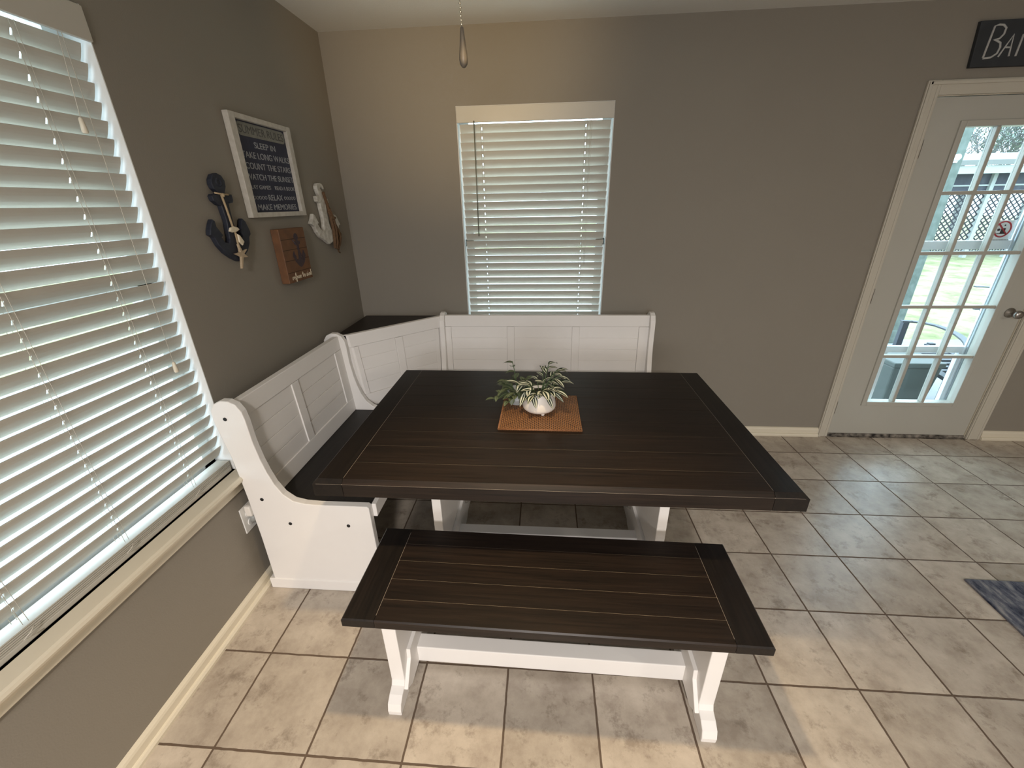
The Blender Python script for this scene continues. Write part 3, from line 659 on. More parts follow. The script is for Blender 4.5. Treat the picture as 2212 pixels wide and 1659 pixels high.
def trestle_leg(root, x0, x1, hp, hf, fh, top, inner, plate_h):
    """panel with flared feet; hp half width of panel, hf half width of foot; inner: side of the plate (+1/-1)"""
    pr = [(hf, 0), (hf+.002, .02), (hf-.006, fh*.72), (hf-.028, fh*.95), (hp+.008, fh*1.08), (hp, fh*1.35), (hp, top)]
    L_ = MB(); L_.prism([(-a, b) for a, b in pr] + [(a, b) for a, b in pr[::-1]] + [(hp*.85, 0), (hp*.7, .022), (-hp*.7, .022), (-hp*.85, 0)], 'x', x0, x1, .003)
    o = L_.build('leg', WHITE, root, world=False)
    p = MB(); xa, xb = (x1, x1+.014) if inner > 0 else (x0-.014, x0)
    p.prism([(-hp*1.12, fh), (-hp*.66, plate_h*.78), (-hp*.62, plate_h), (hp*.62, plate_h), (hp*.66, plate_h*.78), (hp*1.12, fh), (hp*.8, .03), (-hp*.8, .03)], 'x', xa, xb, .002)
    p.build('leg_cleat', WHITE, o, world=False)
    return o
# dining bench in front, turned a little
bn = thing('dining_bench', (1.2685, -1.757, 0), 'low bench with dark plank seat and white trestle legs in front of the table', 'bench')
bn.rotation_euler = (0, 0, math.radians(-.72))
plank_top(bn, 'seat', -.610, .610, -.189, .189, .427, .457, .100, 5, .004)
trestle_leg(bn, -.5285, -.4825, .128, .188, .064, .4265, 1, .175); trestle_leg(bn, .4855, .5325, .128, .188, .064, .4265, -1, .175)
m = MB(); m.box(-.4825, .4855, -.024, .030, .030, .106, .003); m.build('stretcher', WHITE, bn, world=False)
# table
tb = thing('dining_table', (1.268, -1.200, 0), 'large dark espresso plank dining table with white trestle base', 'table')
plank_top(tb, 'tabletop', -.768, .768, -.490, .490, .702, .762, .099, 9, .014)
trestle_leg(tb, -.470, -.433, .222, .36, .085, .701, 1, .20); trestle_leg(tb, .432, .470, .222, .36, .085, .701, -1, .20)
m = MB(); m.box(-.433, .432, -.026, .030, .050, .133, .003); m.build('stretcher', WHITE, tb, world=False)
for a, b in ((-.50, -.40), (.40, .50)):
    m = MB(); m.box(a, b, -.38, .38, .675, .7018); m.build('top_batten', WHITE, tb, world=False)

# ------------------------------------------------------------------ table centre: mat and two potted plants
mt = thing('woven_mat', (1.232, -1.19, .762), 'square brown woven rattan mat under the potted plants', 'placemat')
MX0, MX1, MY0, MY1, MZ = 1.071, 1.393, -1.345, -1.035, .7625
w = MB(); rim = .052; h0, h1 = .0074, .007
def mat_quad(pts, zs, rot, cell=.0075):
    uvs = [((p[0]-MX0)/cell, (p[1]-MY0)/cell) if not rot else ((p[1]-MY0)/cell, (p[0]-MX0)/cell) for p in pts]
    w.quad_uv([(p[0], p[1], MZ+z) for p, z in zip(pts, zs)], uvs)
O = [(MX0, MY0), (MX1, MY0), (MX1, MY1), (MX0, MY1)]; I = [(MX0+rim, MY0+rim), (MX1-rim, MY0+rim), (MX1-rim, MY1-rim), (MX0+rim, MY1-rim)]
for i in range(4):
    j = (i+1) % 4; mat_quad([O[i], O[j], I[j], I[i]], [h0, h0, h1, h1], i % 2)
mat_quad(I, [h1]*4, 0); 
for i in range(4):
    j = (i+1) % 4; w.quad_uv([(O[i][0], O[i][1], MZ), (O[j][0], O[j][1], MZ), (O[j][0], O[j][1], MZ+h0), (O[i][0], O[i][1], MZ+h0)], [(0, 0), (70, 0), (70, 2), (0, 2)])
w.quad_uv([(*p, MZ) for p in O[::-1]], [(0, 0)]*4)
w.build('mat_weave', WEAVE, mt)
r_ = MB(); zz = MZ+h0
r_.tube([(MX0, MY0, zz-.002), (MX1, MY0, zz-.002), (MX1, MY1, zz-.002), (MX0, MY1, zz-.002), (MX0, MY0, zz-.002)], .0032, 6)
r_.build('rim_binding', mat('rattan_binding', (0.27, 0.12, 0.05), .6, noise=(160, .8, (0.13, 0.05, 0.02)), bump=(260, .8)), mt)

PZ = MZ + .0073
pl = thing('potted_plant', (1.227, -1.185, PZ), 'striped-leaf plant in a white footed ceramic pot on the woven mat', 'potted plant')
p = MB(); p.lathe([(.006, .013), (.060, .013), (.067, .020), (.0695, .030), (.067, .050), (.059, .078), (.054, .092), (.051, .0925), (.050, .089), (.056, .07), (.058, .03), (.05, .025), (.004, .024)], (1.227, -1.185, PZ), 36); p.build('pot', CERAM, pl)
for k in range(3):
    a = -PI/2 + .35 + k*2*PI/3; f = MB(); f.lathe([(.0065, 0), (.008, .003), (.008, .016)], (1.227+.045*math.cos(a), -1.185+.045*math.sin(a), PZ), 10); f.build('pot_foot', CERAM, pl)
p = MB(); p.lathe([(.002, .082), (.0525, .080)], (1.227, -1.185, PZ), 20, cap=False); p.build('moss', SOIL, pl)
fol = MB(); stm = MB(); rs = random.Random(11)
def sprig(base, direction, reach, nleaf, L, W, droop0=.5, thick=.0016):
    d = Vector(direction).normalized(); pts = []
    for i in range(6):
        t = i/5; pts.append(Vector(base) + d*(reach*t) + Vector((0, 0, .25*reach*math.sin(PI*t*.6) - droop0*reach*t*t*.5)))
    stm.tube(pts, thick, 5)
    for i in range(nleaf):
        t = .25 + .75*(i+.5)/nleaf; q = pts[min(4, int(t*5))].lerp(pts[min(5, int(t*5)+1)], t*5-int(t*5) if t < 1 else 1)
        az = math.atan2(d.y, d.x) + (1 if i % 2 else -1)*rs.uniform(.5, 1.2)
        el = rs.uniform(-.1, .65)
        if i == nleaf-1: az = math.atan2(d.y, d.x); el = rs.uniform(0, .4)
        fol.leaf(q, (math.cos(az)*math.cos(el), math.sin(az)*math.cos(el), math.sin(el)), (0, 0, 1), L*rs.uniform(.8, 1.15), W*rs.uniform(.85, 1.1), rs.uniform(.3, .9), .3)
cx, cy = 1.227, -1.185; bz = PZ+.084
for k in range(10):
    a = 2*PI*k/10 + rs.uniform(-.2, .2); el = rs.uniform(.15, .9)
    sprig((cx+.02*math.cos(a), cy+.02*math.sin(a), bz), (math.cos(a)*math.cos(el), math.sin(a)*math.cos(el), math.sin(el)), rs.uniform(.05, .085), 3, .064, .038, rs.uniform(.3, .8))
for (a, el, rch) in ((.3, .9, .10), (.9, 1.2, .11), (-.1, .75, .09), (1.6, 1.1, .09), (.55, .7, .10)):
    sprig((cx+.015, cy+.01, bz), (math.cos(a)*math.cos(el), math.sin(a)*math.cos(el), math.sin(el)), rch, 4, .060, .029, .25)
# leaves hanging over the front of the pot, as in a trailing plant
for (dx, dz, az, el, L, W) in ((-.058, -.004, -2.05, -.75, .060, .026), (-.022, -.002, -1.25, -.85, .052, .026), (.030, -.002, -.85, -.8, .058, .025), (.055, 0, -.5, -.5, .06, .024),
                            (-.02, .016, -2.75, .15, .062, .028), (.018, .046, -2.4, .5, .058, .027), (-.04, .038, -2.6, .35, .058, .025), (.05, .022, -1.9, .35, .052, .024), (.0, .008, -.6, .05, .05, .024)):
    yb = cy - math.sqrt(max(.0004, .055**2 - dx*dx)) if dz < .01 else cy-.03
    fol.leaf((cx+dx, yb, bz+.012+dz), (math.cos(az)*math.cos(el), math.sin(az)*math.cos(el), math.sin(el)), (0, -.35, 1), L, W, .25, .25)
fol.build('foliage', LEAFS, pl); stm.build('stems', STEM, pl)

p2 = thing('potted_plant', (1.132, -1.105, PZ), 'smaller dull green plant in a pale ribbed pot behind the white pot', 'potted plant')
GREYP = mat('pale_blue_grey_glaze', (0.42, 0.45, 0.45), .35)
p = MB(); p.lathe([(.004, 0), (.036, 0), (.040, .004), (.040, .018), (.0425, .020), (.0425, .026), (.041, .029), (.042, .052), (.044, .055), (.044, .062), (.039, .062), (.037, .02), (.003, .018)], (1.132, -1.105, PZ), 28); p.build('pot', GREYP, p2)
fol = MB(); stm = MB(); cx, cy = 1.132, -1.105; bz = PZ+.05
for k in range(13):
    a = 2*PI*k/13 + rs.uniform(-.2, .2); el = rs.uniform(.1, 1.1)
    sprig((cx+.012*math.cos(a), cy+.012*math.sin(a), bz), (math.cos(a)*math.cos(el), math.sin(a)*math.cos(el), math.sin(el)), rs.uniform(.045, .085), 4, .050, .028, rs.uniform(.3, 1.0))
sprig((cx-.02, cy-.02, bz), (-.95, -.3, .1), .085, 5, .048, .025, 1.2); sprig((cx-.01, cy-.03, bz), (-.35, -.8, .05), .06, 4, .046, .027, 1.1); sprig((cx, cy, bz+.02), (-.2, .1, .9), .1, 4, .05, .026, .1)
fol.leaf((cx-.018, cy-.046, bz-.002), (-.15, -.35, -1), (0, -1, .2), .040, .026, .0, .2); fol.leaf((cx-.04, cy-.03, bz+.004), (-.9, -.3, -.35), (0, -.2, 1), .05, .024, .2, .2)
fol.build('foliage', LEAFD, p2); stm.build('stems', STEM, p2)

# ------------------------------------------------------------------ wall decor on the left wall
sg = thing('wall_sign', (0, -.742, 1.535), 'navy sign in a whitewashed frame listing summer rules', 'wall sign')
f = MB(); Y0, Y1, Z0, Z1, D = -.955, -.530, 1.533, 1.918, .026
f.box(.0012, D, Y0, Y0+.037, Z0, Z1, .002).box(.0012, D, Y1-.033, Y1, Z0, Z1, .002).box(.0012, D, Y0+.037, Y1-.033, Z0, Z0+.020, .002).box(.0012, D, Y0+.037, Y1-.033, Z1-.020, Z1, .002)
f.build('sign_frame', SIGNW, sg)
f = MB(); f.box(.001, .009, Y0+.035, Y1-.031, Z0+.018, Z1-.018); f.build('sign_board', NAVYB, sg)
def wall_text(mb, txt, ya, yb, za, zb, x, spacing=1.0):
    """lettering on the left wall: reading direction is +y, up is +z, faces +x"""
    me = text_mesh(txt, .03, fit=(yb-ya, zb-za), extrude=.0004, spacing=spacing)
    add_text(mb, me, Matrix(((0, 0, 1, x), (1, 0, 0, ya), (0, 1, 0, za), (0, 0, 0, 1))))
f = MB(); cz = (1.843+1.893)/2; rr = .025; pts = []
for k in range(13): a = -PI/2 + PI*k/12; pts.append((-.572-.015+rr*.7*math.cos(a), cz+rr*math.sin(a)))
for k in range(13): a = PI/2 + PI*k/12; pts.append((-.897+.015+rr*.7*math.cos(a), cz+rr*math.sin(a)))
f.prism(pts, 'x', .009, .0105); f.build('title_plate', PLATE, sg)
f = MB(); wall_text(f, 'SUMMER RULES', -.890, -.580, 1.853, 1.883, .0108); f.build('title_lettering', PLATED, sg)
f = MB()
for t, ya, yb, za, zb in (('SLEEP IN', -.810, -.660, 1.804, 1.827), ('TAKE LONG WALKS', -.905, -.566, 1.763, 1.787), ('COUNT THE STARS', -.898, -.570, 1.722, 1.746), ('WATCH THE SUNSET', -.910, -.564, 1.681, 1.704),
                          ('PLAY GAMES', -.908, -.760, 1.645, 1.661), ('READ A BOOK', -.728, -.568, 1.645, 1.661), ('RELAX', -.793, -.684, 1.601, 1.624), ('MAKE MEMORIES', -.882, -.584, 1.561, 1.585)):
    wall_text(f, t, ya, yb, za, zb, .0094)
f.build('sign_lettering', LETTER, sg)
f = MB()
for i in range(5):
    for s_ in (-1, 1):
        yc = -.7385 + s_*(.070 + .0195*i+.004); 
        f.tube([(.0095, yc+.0075*math.cos(a*PI/6), 1.6115+.0062*math.sin(a*PI/6)) for a in range(13)], .0013, 4)
f.build('chain_motif', LETTER, sg)

NAVP = [(-1.134, 1.67), (-1.119, 1.687), (-1.096, 1.693), (-1.076, 1.686), (-1.064, 1.668), (-1.067, 1.647), (-1.081, 1.626), (-1.072, 1.618), (-1.066, 1.619), (-1.045, 1.621), (-1.044, 1.601), (-1.05, 1.591),
        (-1.068, 1.589), (-1.074, 1.596), (-1.076, 1.572), (-1.077, 1.484), (-1.07, 1.463), (-1.056, 1.457), (-1.042, 1.468), (-1.050, 1.480), (-1.025, 1.527), (-1.019, 1.533), (-1.005, 1.521), (-.991, 1.484),
        (-.992, 1.471), (-1.005, 1.461), (-1.013, 1.436), (-1.035, 1.409), (-1.069, 1.389), (-1.102, 1.376), (-1.131, 1.391), (-1.163, 1.414), (-1.186, 1.443), (-1.198, 1.473), (-1.214, 1.483), (-1.208, 1.501),
        (-1.195, 1.521), (-1.183, 1.535), (-1.174, 1.53), (-1.173, 1.509), (-1.151, 1.478), (-1.161, 1.47), (-1.15, 1.452), (-1.129, 1.447), (-1.12, 1.462), (-1.111, 1.53), (-1.117, 1.581), (-1.128, 1.583),
        (-1.149, 1.598), (-1.153, 1.614), (-1.145, 1.621), (-1.122, 1.622), (-1.118, 1.627), (-1.132, 1.639), (-1.138, 1.654)]
an = thing('anchor_decor', (0, -1.10, 1.37), 'navy wooden anchor with twine, shells and starfish', 'wall anchor')
f = MB(); f.prism(NAVP, 'x', .0012, .022, .003); f.lathe([(.016, .022), (.0145, .0245), (.010, .0245), (.008, .0222)], (0, -1.100, 1.662), 18, 'x', cap=False); f.build('anchor_body', NAVY, an)
f = MB(); f.tube([(.024, -1.139, 1.625), (.027, -1.107, 1.621), (.026, -1.072, 1.619), (.010, -1.066, 1.623)], .0032, 6)
f.tube([(.026, -1.110, 1.618), (.027, -1.103, 1.57), (.027, -1.096, 1.507), (.027, -1.090, 1.48), (.027, -1.091, 1.44), (.027, -1.098, 1.40)], .0042, 6).ball((.027, -1.105, 1.617), .008, 8); f.build('twine', TWINE, an)
f = MB(); f.prism([(-1.128, 1.490), (-1.118, 1.503), (-1.098, 1.507), (-1.078, 1.502), (-1.069, 1.494), (-1.085, 1.487), (-1.112, 1.485)], 'x', .026, .036, .004); f.build('shell', SHELL, an)
f = MB(); f.prism([(-1.088, 1.478), (-1.076, 1.472), (-1.060, 1.446), (-1.068, 1.440), (-1.074, 1.434), (-1.090, 1.448)], 'x', .026, .036, .004); f.build('shell', SHELL, an)
sc_ = (-1.090, 1.402); arms = [(-1.098, 1.441), (-1.130, 1.408), (-1.112, 1.349), (-1.064, 1.388), (-1.058, 1.418)]
f = MB(); pts = []
for i, a in enumerate(arms):
    b = arms[(i+1) % 5]; mid = ((a[0]+b[0])/2, (a[1]+b[1])/2); pts += [(a[0]+.003, a[1]), (a[0]-.003, a[1]), (sc_[0]*.62+mid[0]*.38, sc_[1]*.62+mid[1]*.38)]
ang = sorted(pts, key=lambda p: math.atan2(p[1]-sc_[1], p[0]-sc_[0])); f.prism(ang, 'x', .026, .035, .003); f.build('starfish', STAR, an)

bl = thing('wood_block_sign', (0, -.72, 1.235), 'brown wooden block with faded anchor print and cream script', 'wall plaque')
f = MB(); f.box(.0012, .040, -.828, -.616, 1.237, 1.480, .002); f.build('block', BLOCKW, bl)
f = MB()
for z in (1.433, 1.386, 1.338, 1.284): f.box(.0398, .0404, -.826, -.618, z-.0012, z+.0012)
f.build('plank_line', BLOCKG, bl)
def shift(poly, cy0, cz0, cy1, cz1, s): return [(cy1+(y-cy0)*s, cz1+(z-cz0)*s) for y, z in poly]
f = MB(); f.prism(shift(NAVP, -1.10, 1.534, -.700, 1.378, .50), 'x', .0398, .0407); f.tube([(.0405, -.735, 1.43), (.0405, -.705, 1.40), (.0405, -.69, 1.37), (.0405, -.67, 1.33)], .003, 5); f.build('anchor_print', INK, bl)
f = MB()   # handwriting: joined loops of the line 'refuse to sink'
def script(words, y, z, h):
    G = {'r': [[(0, 0), (.12, .5), (.2, .42), (.34, .48)]], 'e': [[(0, .2), (.3, .3), (.25, .5), (.08, .4), (.08, .1), (.3, .02), (.42, .15)]], 'f': [[(0, .1), (.28, .8), (.2, 1.0), (.1, .8), (.12, -.4), (.24, -.35), (.2, .05), (.38, .15)]],
         'u': [[(0, .5), (.04, .08), (.2, .04), (.32, .5), (.32, .08), (.44, .1)]], 's': [[(0, .05), (.2, .5), (.3, .2), (.18, .0), (.04, .08)], [(.28, .04), (.4, .15)]], 't': [[(.14, .9), (.12, .1), (.26, .04)], [(-.02, .6), (.3, .64)]],
         'o': [[(.2, .5), (.04, .3), (.12, .02), (.3, .1), (.3, .4), (.2, .5), (.42, .4)]], 'i': [[(.05, .5), (.08, .06), (.22, .1)], [(.06, .72), (.09, .74)]], 'n': [[(0, .5), (.04, 0), (.08, .38), (.22, .5), (.3, .3), (.3, .04), (.42, .1)]],
         'k': [[(.08, 1.0), (.06, 0)], [(.34, .5), (.08, .28), (.36, .02)]]}
    for ch in words:
        if ch == ' ': y += h*.30; continue
        for st_ in G[ch]: f.tube([(.0408, y+a*h, z+b*h) for a, b in st_], .0016, 5)
        y += h*.46
script('refuse to sink', -.798, 1.250, .0295); f.build('script_lettering', CREAMT, bl)

wa = thing('anchor_decor', (0, -.33, 1.34), 'distressed white wooden anchor with brown rope', 'wall anchor')
WH = [(-.37, 1.674), (-.355, 1.687), (-.329, 1.69), (-.308, 1.687), (-.293, 1.671), (-.294, 1.658), (-.306, 1.662), (-.322, 1.672), (-.332, 1.663), (-.315, 1.643), (-.303, 1.621), (-.270, 1.612), (-.262, 1.590), (-.296, 1.585), (-.305, 1.57), (-.306, 1.523), (-.301, 1.478),
      (-.284, 1.445), (-.262, 1.438), (-.238, 1.447), (-.222, 1.458), (-.232, 1.480), (-.242, 1.486), (-.222, 1.529), (-.203, 1.522), (-.182, 1.492), (-.165, 1.470), (-.187, 1.470), (-.196, 1.449), (-.223, 1.418), (-.278, 1.390), (-.334, 1.375),
      (-.375, 1.397), (-.423, 1.419), (-.45, 1.446), (-.465, 1.475), (-.478, 1.482), (-.5, 1.491), (-.477, 1.51), (-.46, 1.538), (-.444, 1.533), (-.433, 1.514), (-.416, 1.49), (-.431, 1.486), (-.414, 1.467), (-.388, 1.449), (-.372, 1.455), (-.357, 1.511),
      (-.362, 1.555), (-.365, 1.589), (-.388, 1.598), (-.391, 1.625), (-.371, 1.627), (-.368, 1.62), (-.355, 1.625), (-.371, 1.659)]
f = MB(); f.prism(WH, 'x', .0012, .024, .004); f.build('anchor_body', WANCH, wa)
f = MB()
f.tube([(.028, -.322, 1.645), (.029, -.301, 1.585), (.031, -.290, 1.522), (.031, -.281, 1.442), (.029, -.294, 1.352), (.028, -.262, 1.340), (.029, -.228, 1.382), (.029, -.205, 1.423), (.030, -.239, 1.453), (.031, -.272, 1.495), (.030, -.300, 1.549)], .0088, 7)
f.tube([(.034, -.296, 1.56), (.036, -.272, 1.51), (.036, -.262, 1.45), (.034, -.268, 1.38), (.032, -.285, 1.345)], .0085, 7)
f.tube([(.031, -.285, 1.535), (.033, -.268, 1.50), (.033, -.250, 1.47), (.032, -.225, 1.44), (.031, -.212, 1.40), (.030, -.235, 1.365), (.030, -.262, 1.350)], .0078, 7)
f.tube([(.038, -.30, 1.515), (.041, -.275, 1.51), (.036, -.25, 1.512)], .0075, 7).tube([(.026, -.27, 1.345), (.025, -.25, 1.325), (.024, -.235, 1.318)], .004, 6); f.build('rope', ROPE, wa)

# charcoal sign over the door, cut by the picture edge
ch = thing('door_sign', (3.6, 0, 2.155), 'charcoal board with chalky capital letters above the back door', 'wall sign')
f = MB(); f.prism([(3.372, 2.157), (3.355, 2.345), (3.88, 2.350), (3.885, 2.155)], 'y', -.020, -.001, .002); f.build('board', CHALK, ch)
f = MB()
BL = [(3.418, 2.194), (3.423, 2.321), (3.441, 2.326), (3.462, 2.324), (3.478, 2.312), (3.477, 2.288), (3.464, 2.271), (3.438, 2.264), (3.457, 2.262), (3.475, 2.253), (3.481, 2.235), (3.476, 2.21), (3.454, 2.195), (3.418, 2.192)]
f.tube([(x, -.0205, z) for x, z in BL], .0048, 6).tube([(3.487, -.0205, 2.196), (3.524, -.0205, 2.284), (3.536, -.0205, 2.197)], .0045, 6).tube([(3.502, -.0205, 2.234), (3.531, -.0205, 2.233)], .004, 6).tube([(3.567, -.0205, 2.196), (3.568, -.0205, 2.284)], .0048, 6)
f.build('chalk_lettering', CHALKW, ch)

# outlet with a plug-in
ou = thing('wall_outlet', (0, -1.437, .37), 'white wall outlet plate low beside the bench end panel', 'outlet')
f = MB(); f.box(.0006, .006, -1.474, -1.400, .310, .432, .002); f.build('outlet_plate', JAMB, ou)
for z in (.348, .392):
    f = MB(); f.lathe([(.0165, .0055), (.0165, .0078), (.014, .0084)], (0, -1.437, z), 16, 'x'); f.build('socket', JAMB, ou)
pg = thing('plug_in_freshener', (.008, -1.437, .40), 'white plug-in air freshener with grey bulb in the wall outlet', 'air freshener')
f = MB(); f.box(.0085, .040, -1.458, -1.416, .386, .440, .009); f.build('plug_body', CERAM, pg)
f = MB(); f.lathe([(.006, .355), (.014, .352), (.016, .368), (.012, .386)], (.026, -1.437, 0), 14); f.build('scent_bulb', PLUGG, pg)

# ------------------------------------------------------------------ ceiling fan: only its pull chains hang into the picture
FX, FY = 1.075, -1.76
fan = thing('ceiling_fan', (FX, FY, 2.44), 'ceiling fan over the table, a beaded pull chain with teardrop pull hanging into view', 'ceiling fan')
f = MB(); f.lathe([(.07, 2.4395), (.09, 2.42), (.115, 2.40), (.118, 2.34), (.10, 2.30), (.06, 2.29), (.05, 2.24), (.075, 2.225), (.075, 2.17), (.05, 2.145), (.03, 2.135)], (FX, FY, 0), 28); f.build('motor', NICKEL, fan)
for k in range(5):
    a = 2*PI*k/5 + .25; ca, sa = math.cos(a), math.sin(a)
    f = MB(); f.hexa([(.10, -.02, 2.35), (.60, -.065, 2.345), (.60, .065, 2.363), (.10, .02, 2.362), (.10, -.02, 2.356), (.60, -.065, 2.351), (.60, .065, 2.369), (.10, .02, 2.368)], .004)
    f.xf(Matrix(((ca, -sa, 0, FX), (sa, ca, 0, FY), (0, 0, 1, 0), (0, 0, 0, 1)))); f.build('blade', FANW, fan)
for (lx, ly, lz), (tx, ty, tz) in (((1.135, -1.905, 2.02), (1.13, -2.0, 0)), ((.955, -1.54, 2.105), (.62, 0, 2.36)), ((1.19, -1.70, 2.10), (2.6, -.9, 1.9))):
    d = (Vector((tx, ty, tz))-Vector((lx, ly, lz))).normalized(); p0 = Vector((lx, ly, lz))-d*.035
    f = MB(); f.tube([Vector((FX, FY, 2.14)), Vector((FX, FY, 2.13)).lerp(p0-d*.09, .6), p0-d*.085], .008, 8)
    f.tube([p0-d*.09, p0-d*.075, p0-d*.03, p0+d*.025], [.012, .026, .034, .042], 18, cap=False); f.build('lamp_head', NICKEL, fan)
f = MB()
for i in range(42): f.ball((FX-.004+i*.0002, FY, 2.135-i*.0062), .0024, 7)
f.build('pull_chain', BRASS, fan)
zt = 2.135-41*.0062-.003
f = MB(); f.lathe([(.0012, 0), (.003, -.002), (.0042, -.012), (.0062, -.030), (.0080, -.044), (.0085, -.052), (.0072, -.059), (.004, -.0635), (.0008, -.065)], (FX+.0045, FY, zt), 16); f.build('chain_pull', PENDW, fan)
f = MB()
for i in range(28): f.ball((FX+.021, FY+.012, 2.137-i*.0062), .0024, 7)
f.build('pull_chain', BRASS, fan)
f = MB(); f.ball((FX+.021, FY+.012, 1.956), .009, 12); f.build('chain_pull', PENDW, fan)
# other ceiling fixtures of the room, out of the picture
for nm, x, y, rad, lb in (('ceiling_light', 1.25, -4.65, .23, 'round hanging ceiling light in the kitchen behind the viewer'), ('ceiling_light', 5.3, -4.3, .17, 'round hanging ceiling light at the right side of the room')):
    t = thing(nm, (x, y, RH), lb, 'ceiling light'); f = MB(); f.lathe([(rad*.6, 2.4395), (rad*.6, 2.41), (.03, 2.40), (.03, 2.36), (rad, 2.345), (rad, 2.335), (.01, 2.33)], (x, y, 0), 28); f.build('lamp_base', NICKEL, t)

# rug at the right edge
rg = MB(); rg.prism([(3.115, -1.262), (3.10, -1.60), (3.09, -2.75), (4.6, -2.80), (4.62, -1.285)], 'z', .0008, .009)
tag(rg.build('area_rug', RUG), 'blue and grey patterned rug at the right edge of the tile floor', 'rug')

# ------------------------------------------------------------------ outside
S(MB().box(-14, 40, .14, 45, -.40, -.14).box(-14, -.14, -14, .14, -.40, -.14), 'ground', GRASS, 'patchy green and straw lawn outside', 'lawn')
S(MB().box(-4.5, 9.0, .141, 2.72, -.139, -.12).box(-4.5, 3.0, 2.72, 14, -.139, -.12).box(-13, -.141, -11, .141, -.139, -.12), 'patio', CONC, 'pale concrete patio outside the glazed door', 'patio')
po = thing('porch_post', (5.6, 2.62, -.12), 'pale green square porch post beyond the glazed door', 'post')
f = MB(); f.box(5.545, 5.655, 2.57, 2.68, -.12, 3.0, .006); f.build('post_shaft', POSTM, po)
f = MB(); f.box(5.53, 5.67, 2.555, 2.695, -.12, .04, .006); f.build('post_base', POSTM, po)
f = MB(); f.ball((5.575, 2.553, 1.93), .035, 10).box(5.56, 5.59, 2.55, 2.575, 1.88, 1.93); f.build('post_lamp', STORM, po)

def patio_chair(dx, dy, label, first_leg=0):
    r = thing('patio_chair', (4.58+dx, .9+dy, -.12), label, 'patio chair', 'curved-arm patio chairs')
    Z = .5
    def pt(p, z): return (p[0]+dx, p[1]+dy, z)
    arc = [(4.585, 1.31), (4.66, 1.295), (4.73, 1.25), (4.765, 1.15), (4.755, 1.03), (4.70, .86), (4.63, .72), (4.575, .63), (4.52, .56)]
    f = MB()
    for i in range(len(arc)-1):
        a, b = Vector(arc[i]), Vector(arc[i+1]); n = Vector((-(b-a).y, (b-a).x)).normalized()*.026
        f.hexa([pt(a-n, Z-.012), pt(b-n, Z-.012), pt(b+n, Z-.012), pt(a+n, Z-.012), pt(a-n, Z), pt(b-n, Z), pt(b+n, Z), pt(a+n, Z)])
    f.build('arm_rail', CHAIRM, r)
    for (x, y), top in (((4.61, 1.295), Z-.012), ((4.50, .58), Z-.012), ((4.87, 1.25), .3), ((4.87, .70), .3))[first_leg:]:
        f = MB(); f.box(x-.026+dx, x+.026+dx, y-.02+dy, y+.02+dy, -.12, top, .003); f.build('leg', CHAIRM, r)
    f = MB(); f.hexa([pt((4.30, .40), .262), pt((4.36, .385), .262), pt((4.45, .80), .262), pt((4.39, .815), .262), pt((4.30, .40), .29), pt((4.36, .385), .29), pt((4.45, .80), .29), pt((4.39, .815), .29)]); f.build('seat_rail', CHAIRM, r)
    f = MB(); f.hexa([pt((4.82, .60), .262), pt((4.88, .60), .262), pt((4.88, 1.26), .262), pt((4.82, 1.26), .262), pt((4.82, .60), .29), pt((4.88, .60), .29), pt((4.88, 1.26), .29), pt((4.82, 1.26), .29)]); f.build('seat_rail', CHAIRM, r)
    for i in range(9):
        y = .50+i*.085; f = MB(); f.box(4.40+dx, 4.84+dx, y-.019+dy, y+.019+dy, .268, .286); f.build('seat_slat', CHAIRM, r)
    return r
patio_chair(0, 0, 'grey metal patio chair with curved arm just outside the door')
patio_chair(2.13, 1.70, 'grey metal patio chair farther out at the edge of the lawn', 1)
bi = thing('storage_bin', (4.15, .62, -.12), 'grey green plastic bin outside behind the lowest door panes', 'bin')
f = MB(); f.hexa([(3.96, .46, -.12), (4.25, .46, -.12), (4.25, .80, -.12), (3.96, .80, -.12), (3.93, .43, .36), (4.28, .43, .36), (4.28, .83, .36), (3.93, .83, .36)], .012); f.build('bin_body', BINM, bi)
f = MB(); f.box(3.92, 4.29, .42, .84, .36, .40, .008); f.build('bin_lid', BINM, bi)

# outbuilding with lattice skirt at the far end of the lawn
sb = thing('garden_shed', (15.0, 11.6, -.14), 'pale outbuilding with lattice front and low roof beyond the lawn', 'shed')
GY = 11.0; X0, X1 = 12.55, 18.0
f = MB(); f.box(X0+.02, X1, GY+.02, GY+.10, 1.60, 2.10); f.build('shed_wall', SHEDM, sb)
f = MB(); f.prism([(GY-.55, 2.28), (GY+3.4, 2.75), (GY+3.4, 2.85), (GY-.55, 2.40)], 'x', X0-.5, X1+.3); f.build('roof', ROOFM, sb)
f = MB(); f.box(X0-.45, X1+.2, GY-.50, GY-.40, 2.08, 2.27); f.build('fascia', SHEDW, sb)
for x in (X0, 13.62, 14.75, 15.9, 17.0):
    f = MB(); f.box(x-.05, x+.05, GY-.06, GY+.06, -.14, 2.30); f.build('post', SHEDW, sb)
f = MB(); f.box(X0, X1, GY-.03, GY+.03, 1.58, 1.66).box(X0, X1, GY-.02, GY+.02, 1.78, 1.82).box(X0, X1, GY-.03, GY+.03, -.02, .05); f.build('rail', SHEDW, sb)
f = MB(); n = 0; H0, H1 = .05, 1.58; hh = H1-H0; x = X0-hh
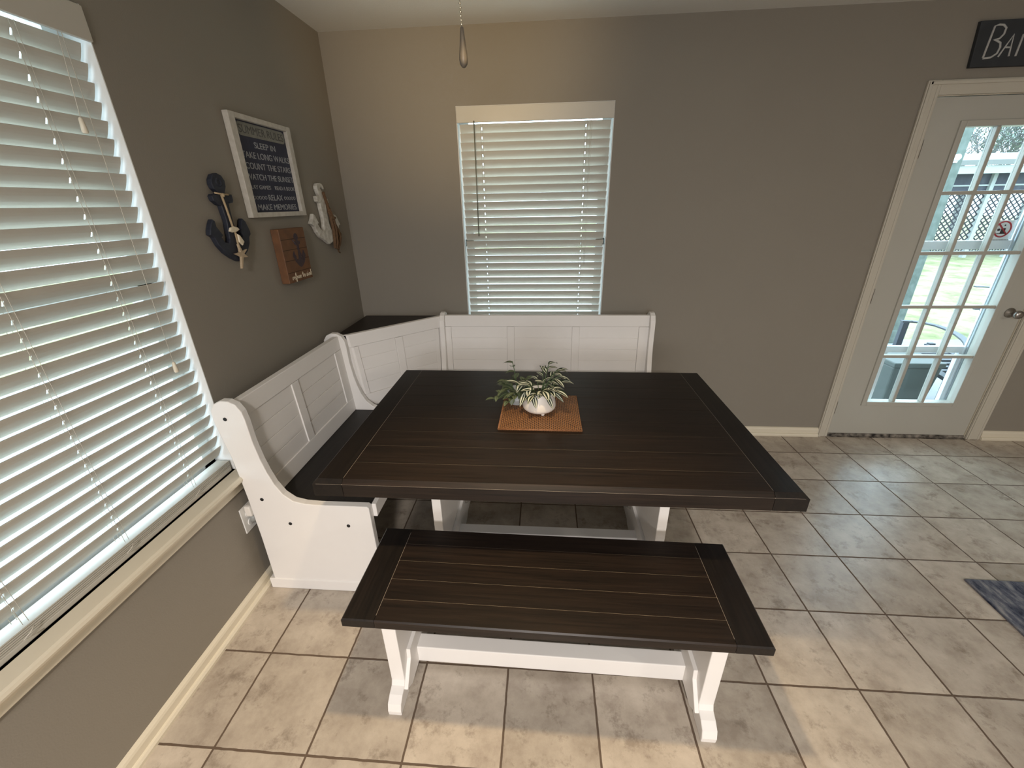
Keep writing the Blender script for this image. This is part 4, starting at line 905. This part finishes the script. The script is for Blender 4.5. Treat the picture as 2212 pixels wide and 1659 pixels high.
while x < X1:
    for s_ in (1, -1):
        a = Vector((x, 0, H0 if s_ > 0 else H1)); b = Vector((x+hh, 0, H1 if s_ > 0 else H0))
        xa, xb = max(X0, x), min(X1, x+hh)
        if xb-xa > .02:
            ta, tb_ = (xa-x)/hh, (xb-x)/hh; za = a.z+(b.z-a.z)*ta; zb = a.z+(b.z-a.z)*tb_; yy = GY-.01 if s_ > 0 else GY+.004
            f.hexa([(xa, yy, za-.022), (xb, yy, zb-.022), (xb, yy+.01, zb-.022), (xa, yy+.01, za-.022), (xa, yy, za+.022), (xb, yy, zb+.022), (xb, yy+.01, zb+.022), (xa, yy+.01, za+.022)])
    x += .155
f.build('lattice_panel', LATT, sb)

def tree(x, y, h, seed, label, leafy):
    r = thing('garden_tree', (x, y, -.15), label, 'tree', 'trees beyond the lawn'); rr = random.Random(seed)
    tr = MB(); lf = MB()
    def grow(p, d, L, rad, depth):
        pts = [p]; q = p.copy(); dd = d.copy()
        for i in range(4):
            dd = (dd + Vector((rr.uniform(-.22, .22), rr.uniform(-.22, .22), rr.uniform(-.05, .16)))).normalized(); q = q + dd*(L/4); pts.append(q.copy())
        tr.tube(pts, [rad*(1-.12*i) for i in range(5)], 5 if depth < 2 else 4, cap=False)
        if depth >= 5:
            if leafy:
                for _ in range(leafy):
                    o = pts[rr.randint(1, 4)] + Vector((rr.uniform(-.12, .12), rr.uniform(-.12, .12), rr.uniform(-.12, .12)))
                    lf.leaf(o, (rr.uniform(-1, 1), rr.uniform(-1, 1), rr.uniform(-.6, .6)), (0, 0, 1), .13, .07, .3, .1)
            return
        for k in range(4 if depth < 3 else 3):
            nd = (dd + Vector((rr.uniform(-.95, .95), rr.uniform(-.95, .95), rr.uniform(-.25, .6)))).normalized()
            grow(pts[rr.randint(2, 4)], nd, L*rr.uniform(.62, .82), rad*.58, depth+1)
    grow(Vector((x, y, -.15)), Vector((0, 0, 1)), h*.34, h*.018, 0)
    tr.build('trunk', BARK, r)
    if leafy: lf.build('crown', LEAFT, r)
    else: lf.bm.free()
tree(17.1, 16.8, 6.0, 3, 'bare grey tree rising just right of the porch post', 0)
tree(22.9, 22.5, 7.2, 5, 'leafy pale tree rising behind the outbuilding roof', 4)
tree(29.0, 29.5, 9.0, 8, 'leafy pale tree farthest from the porch post', 4)
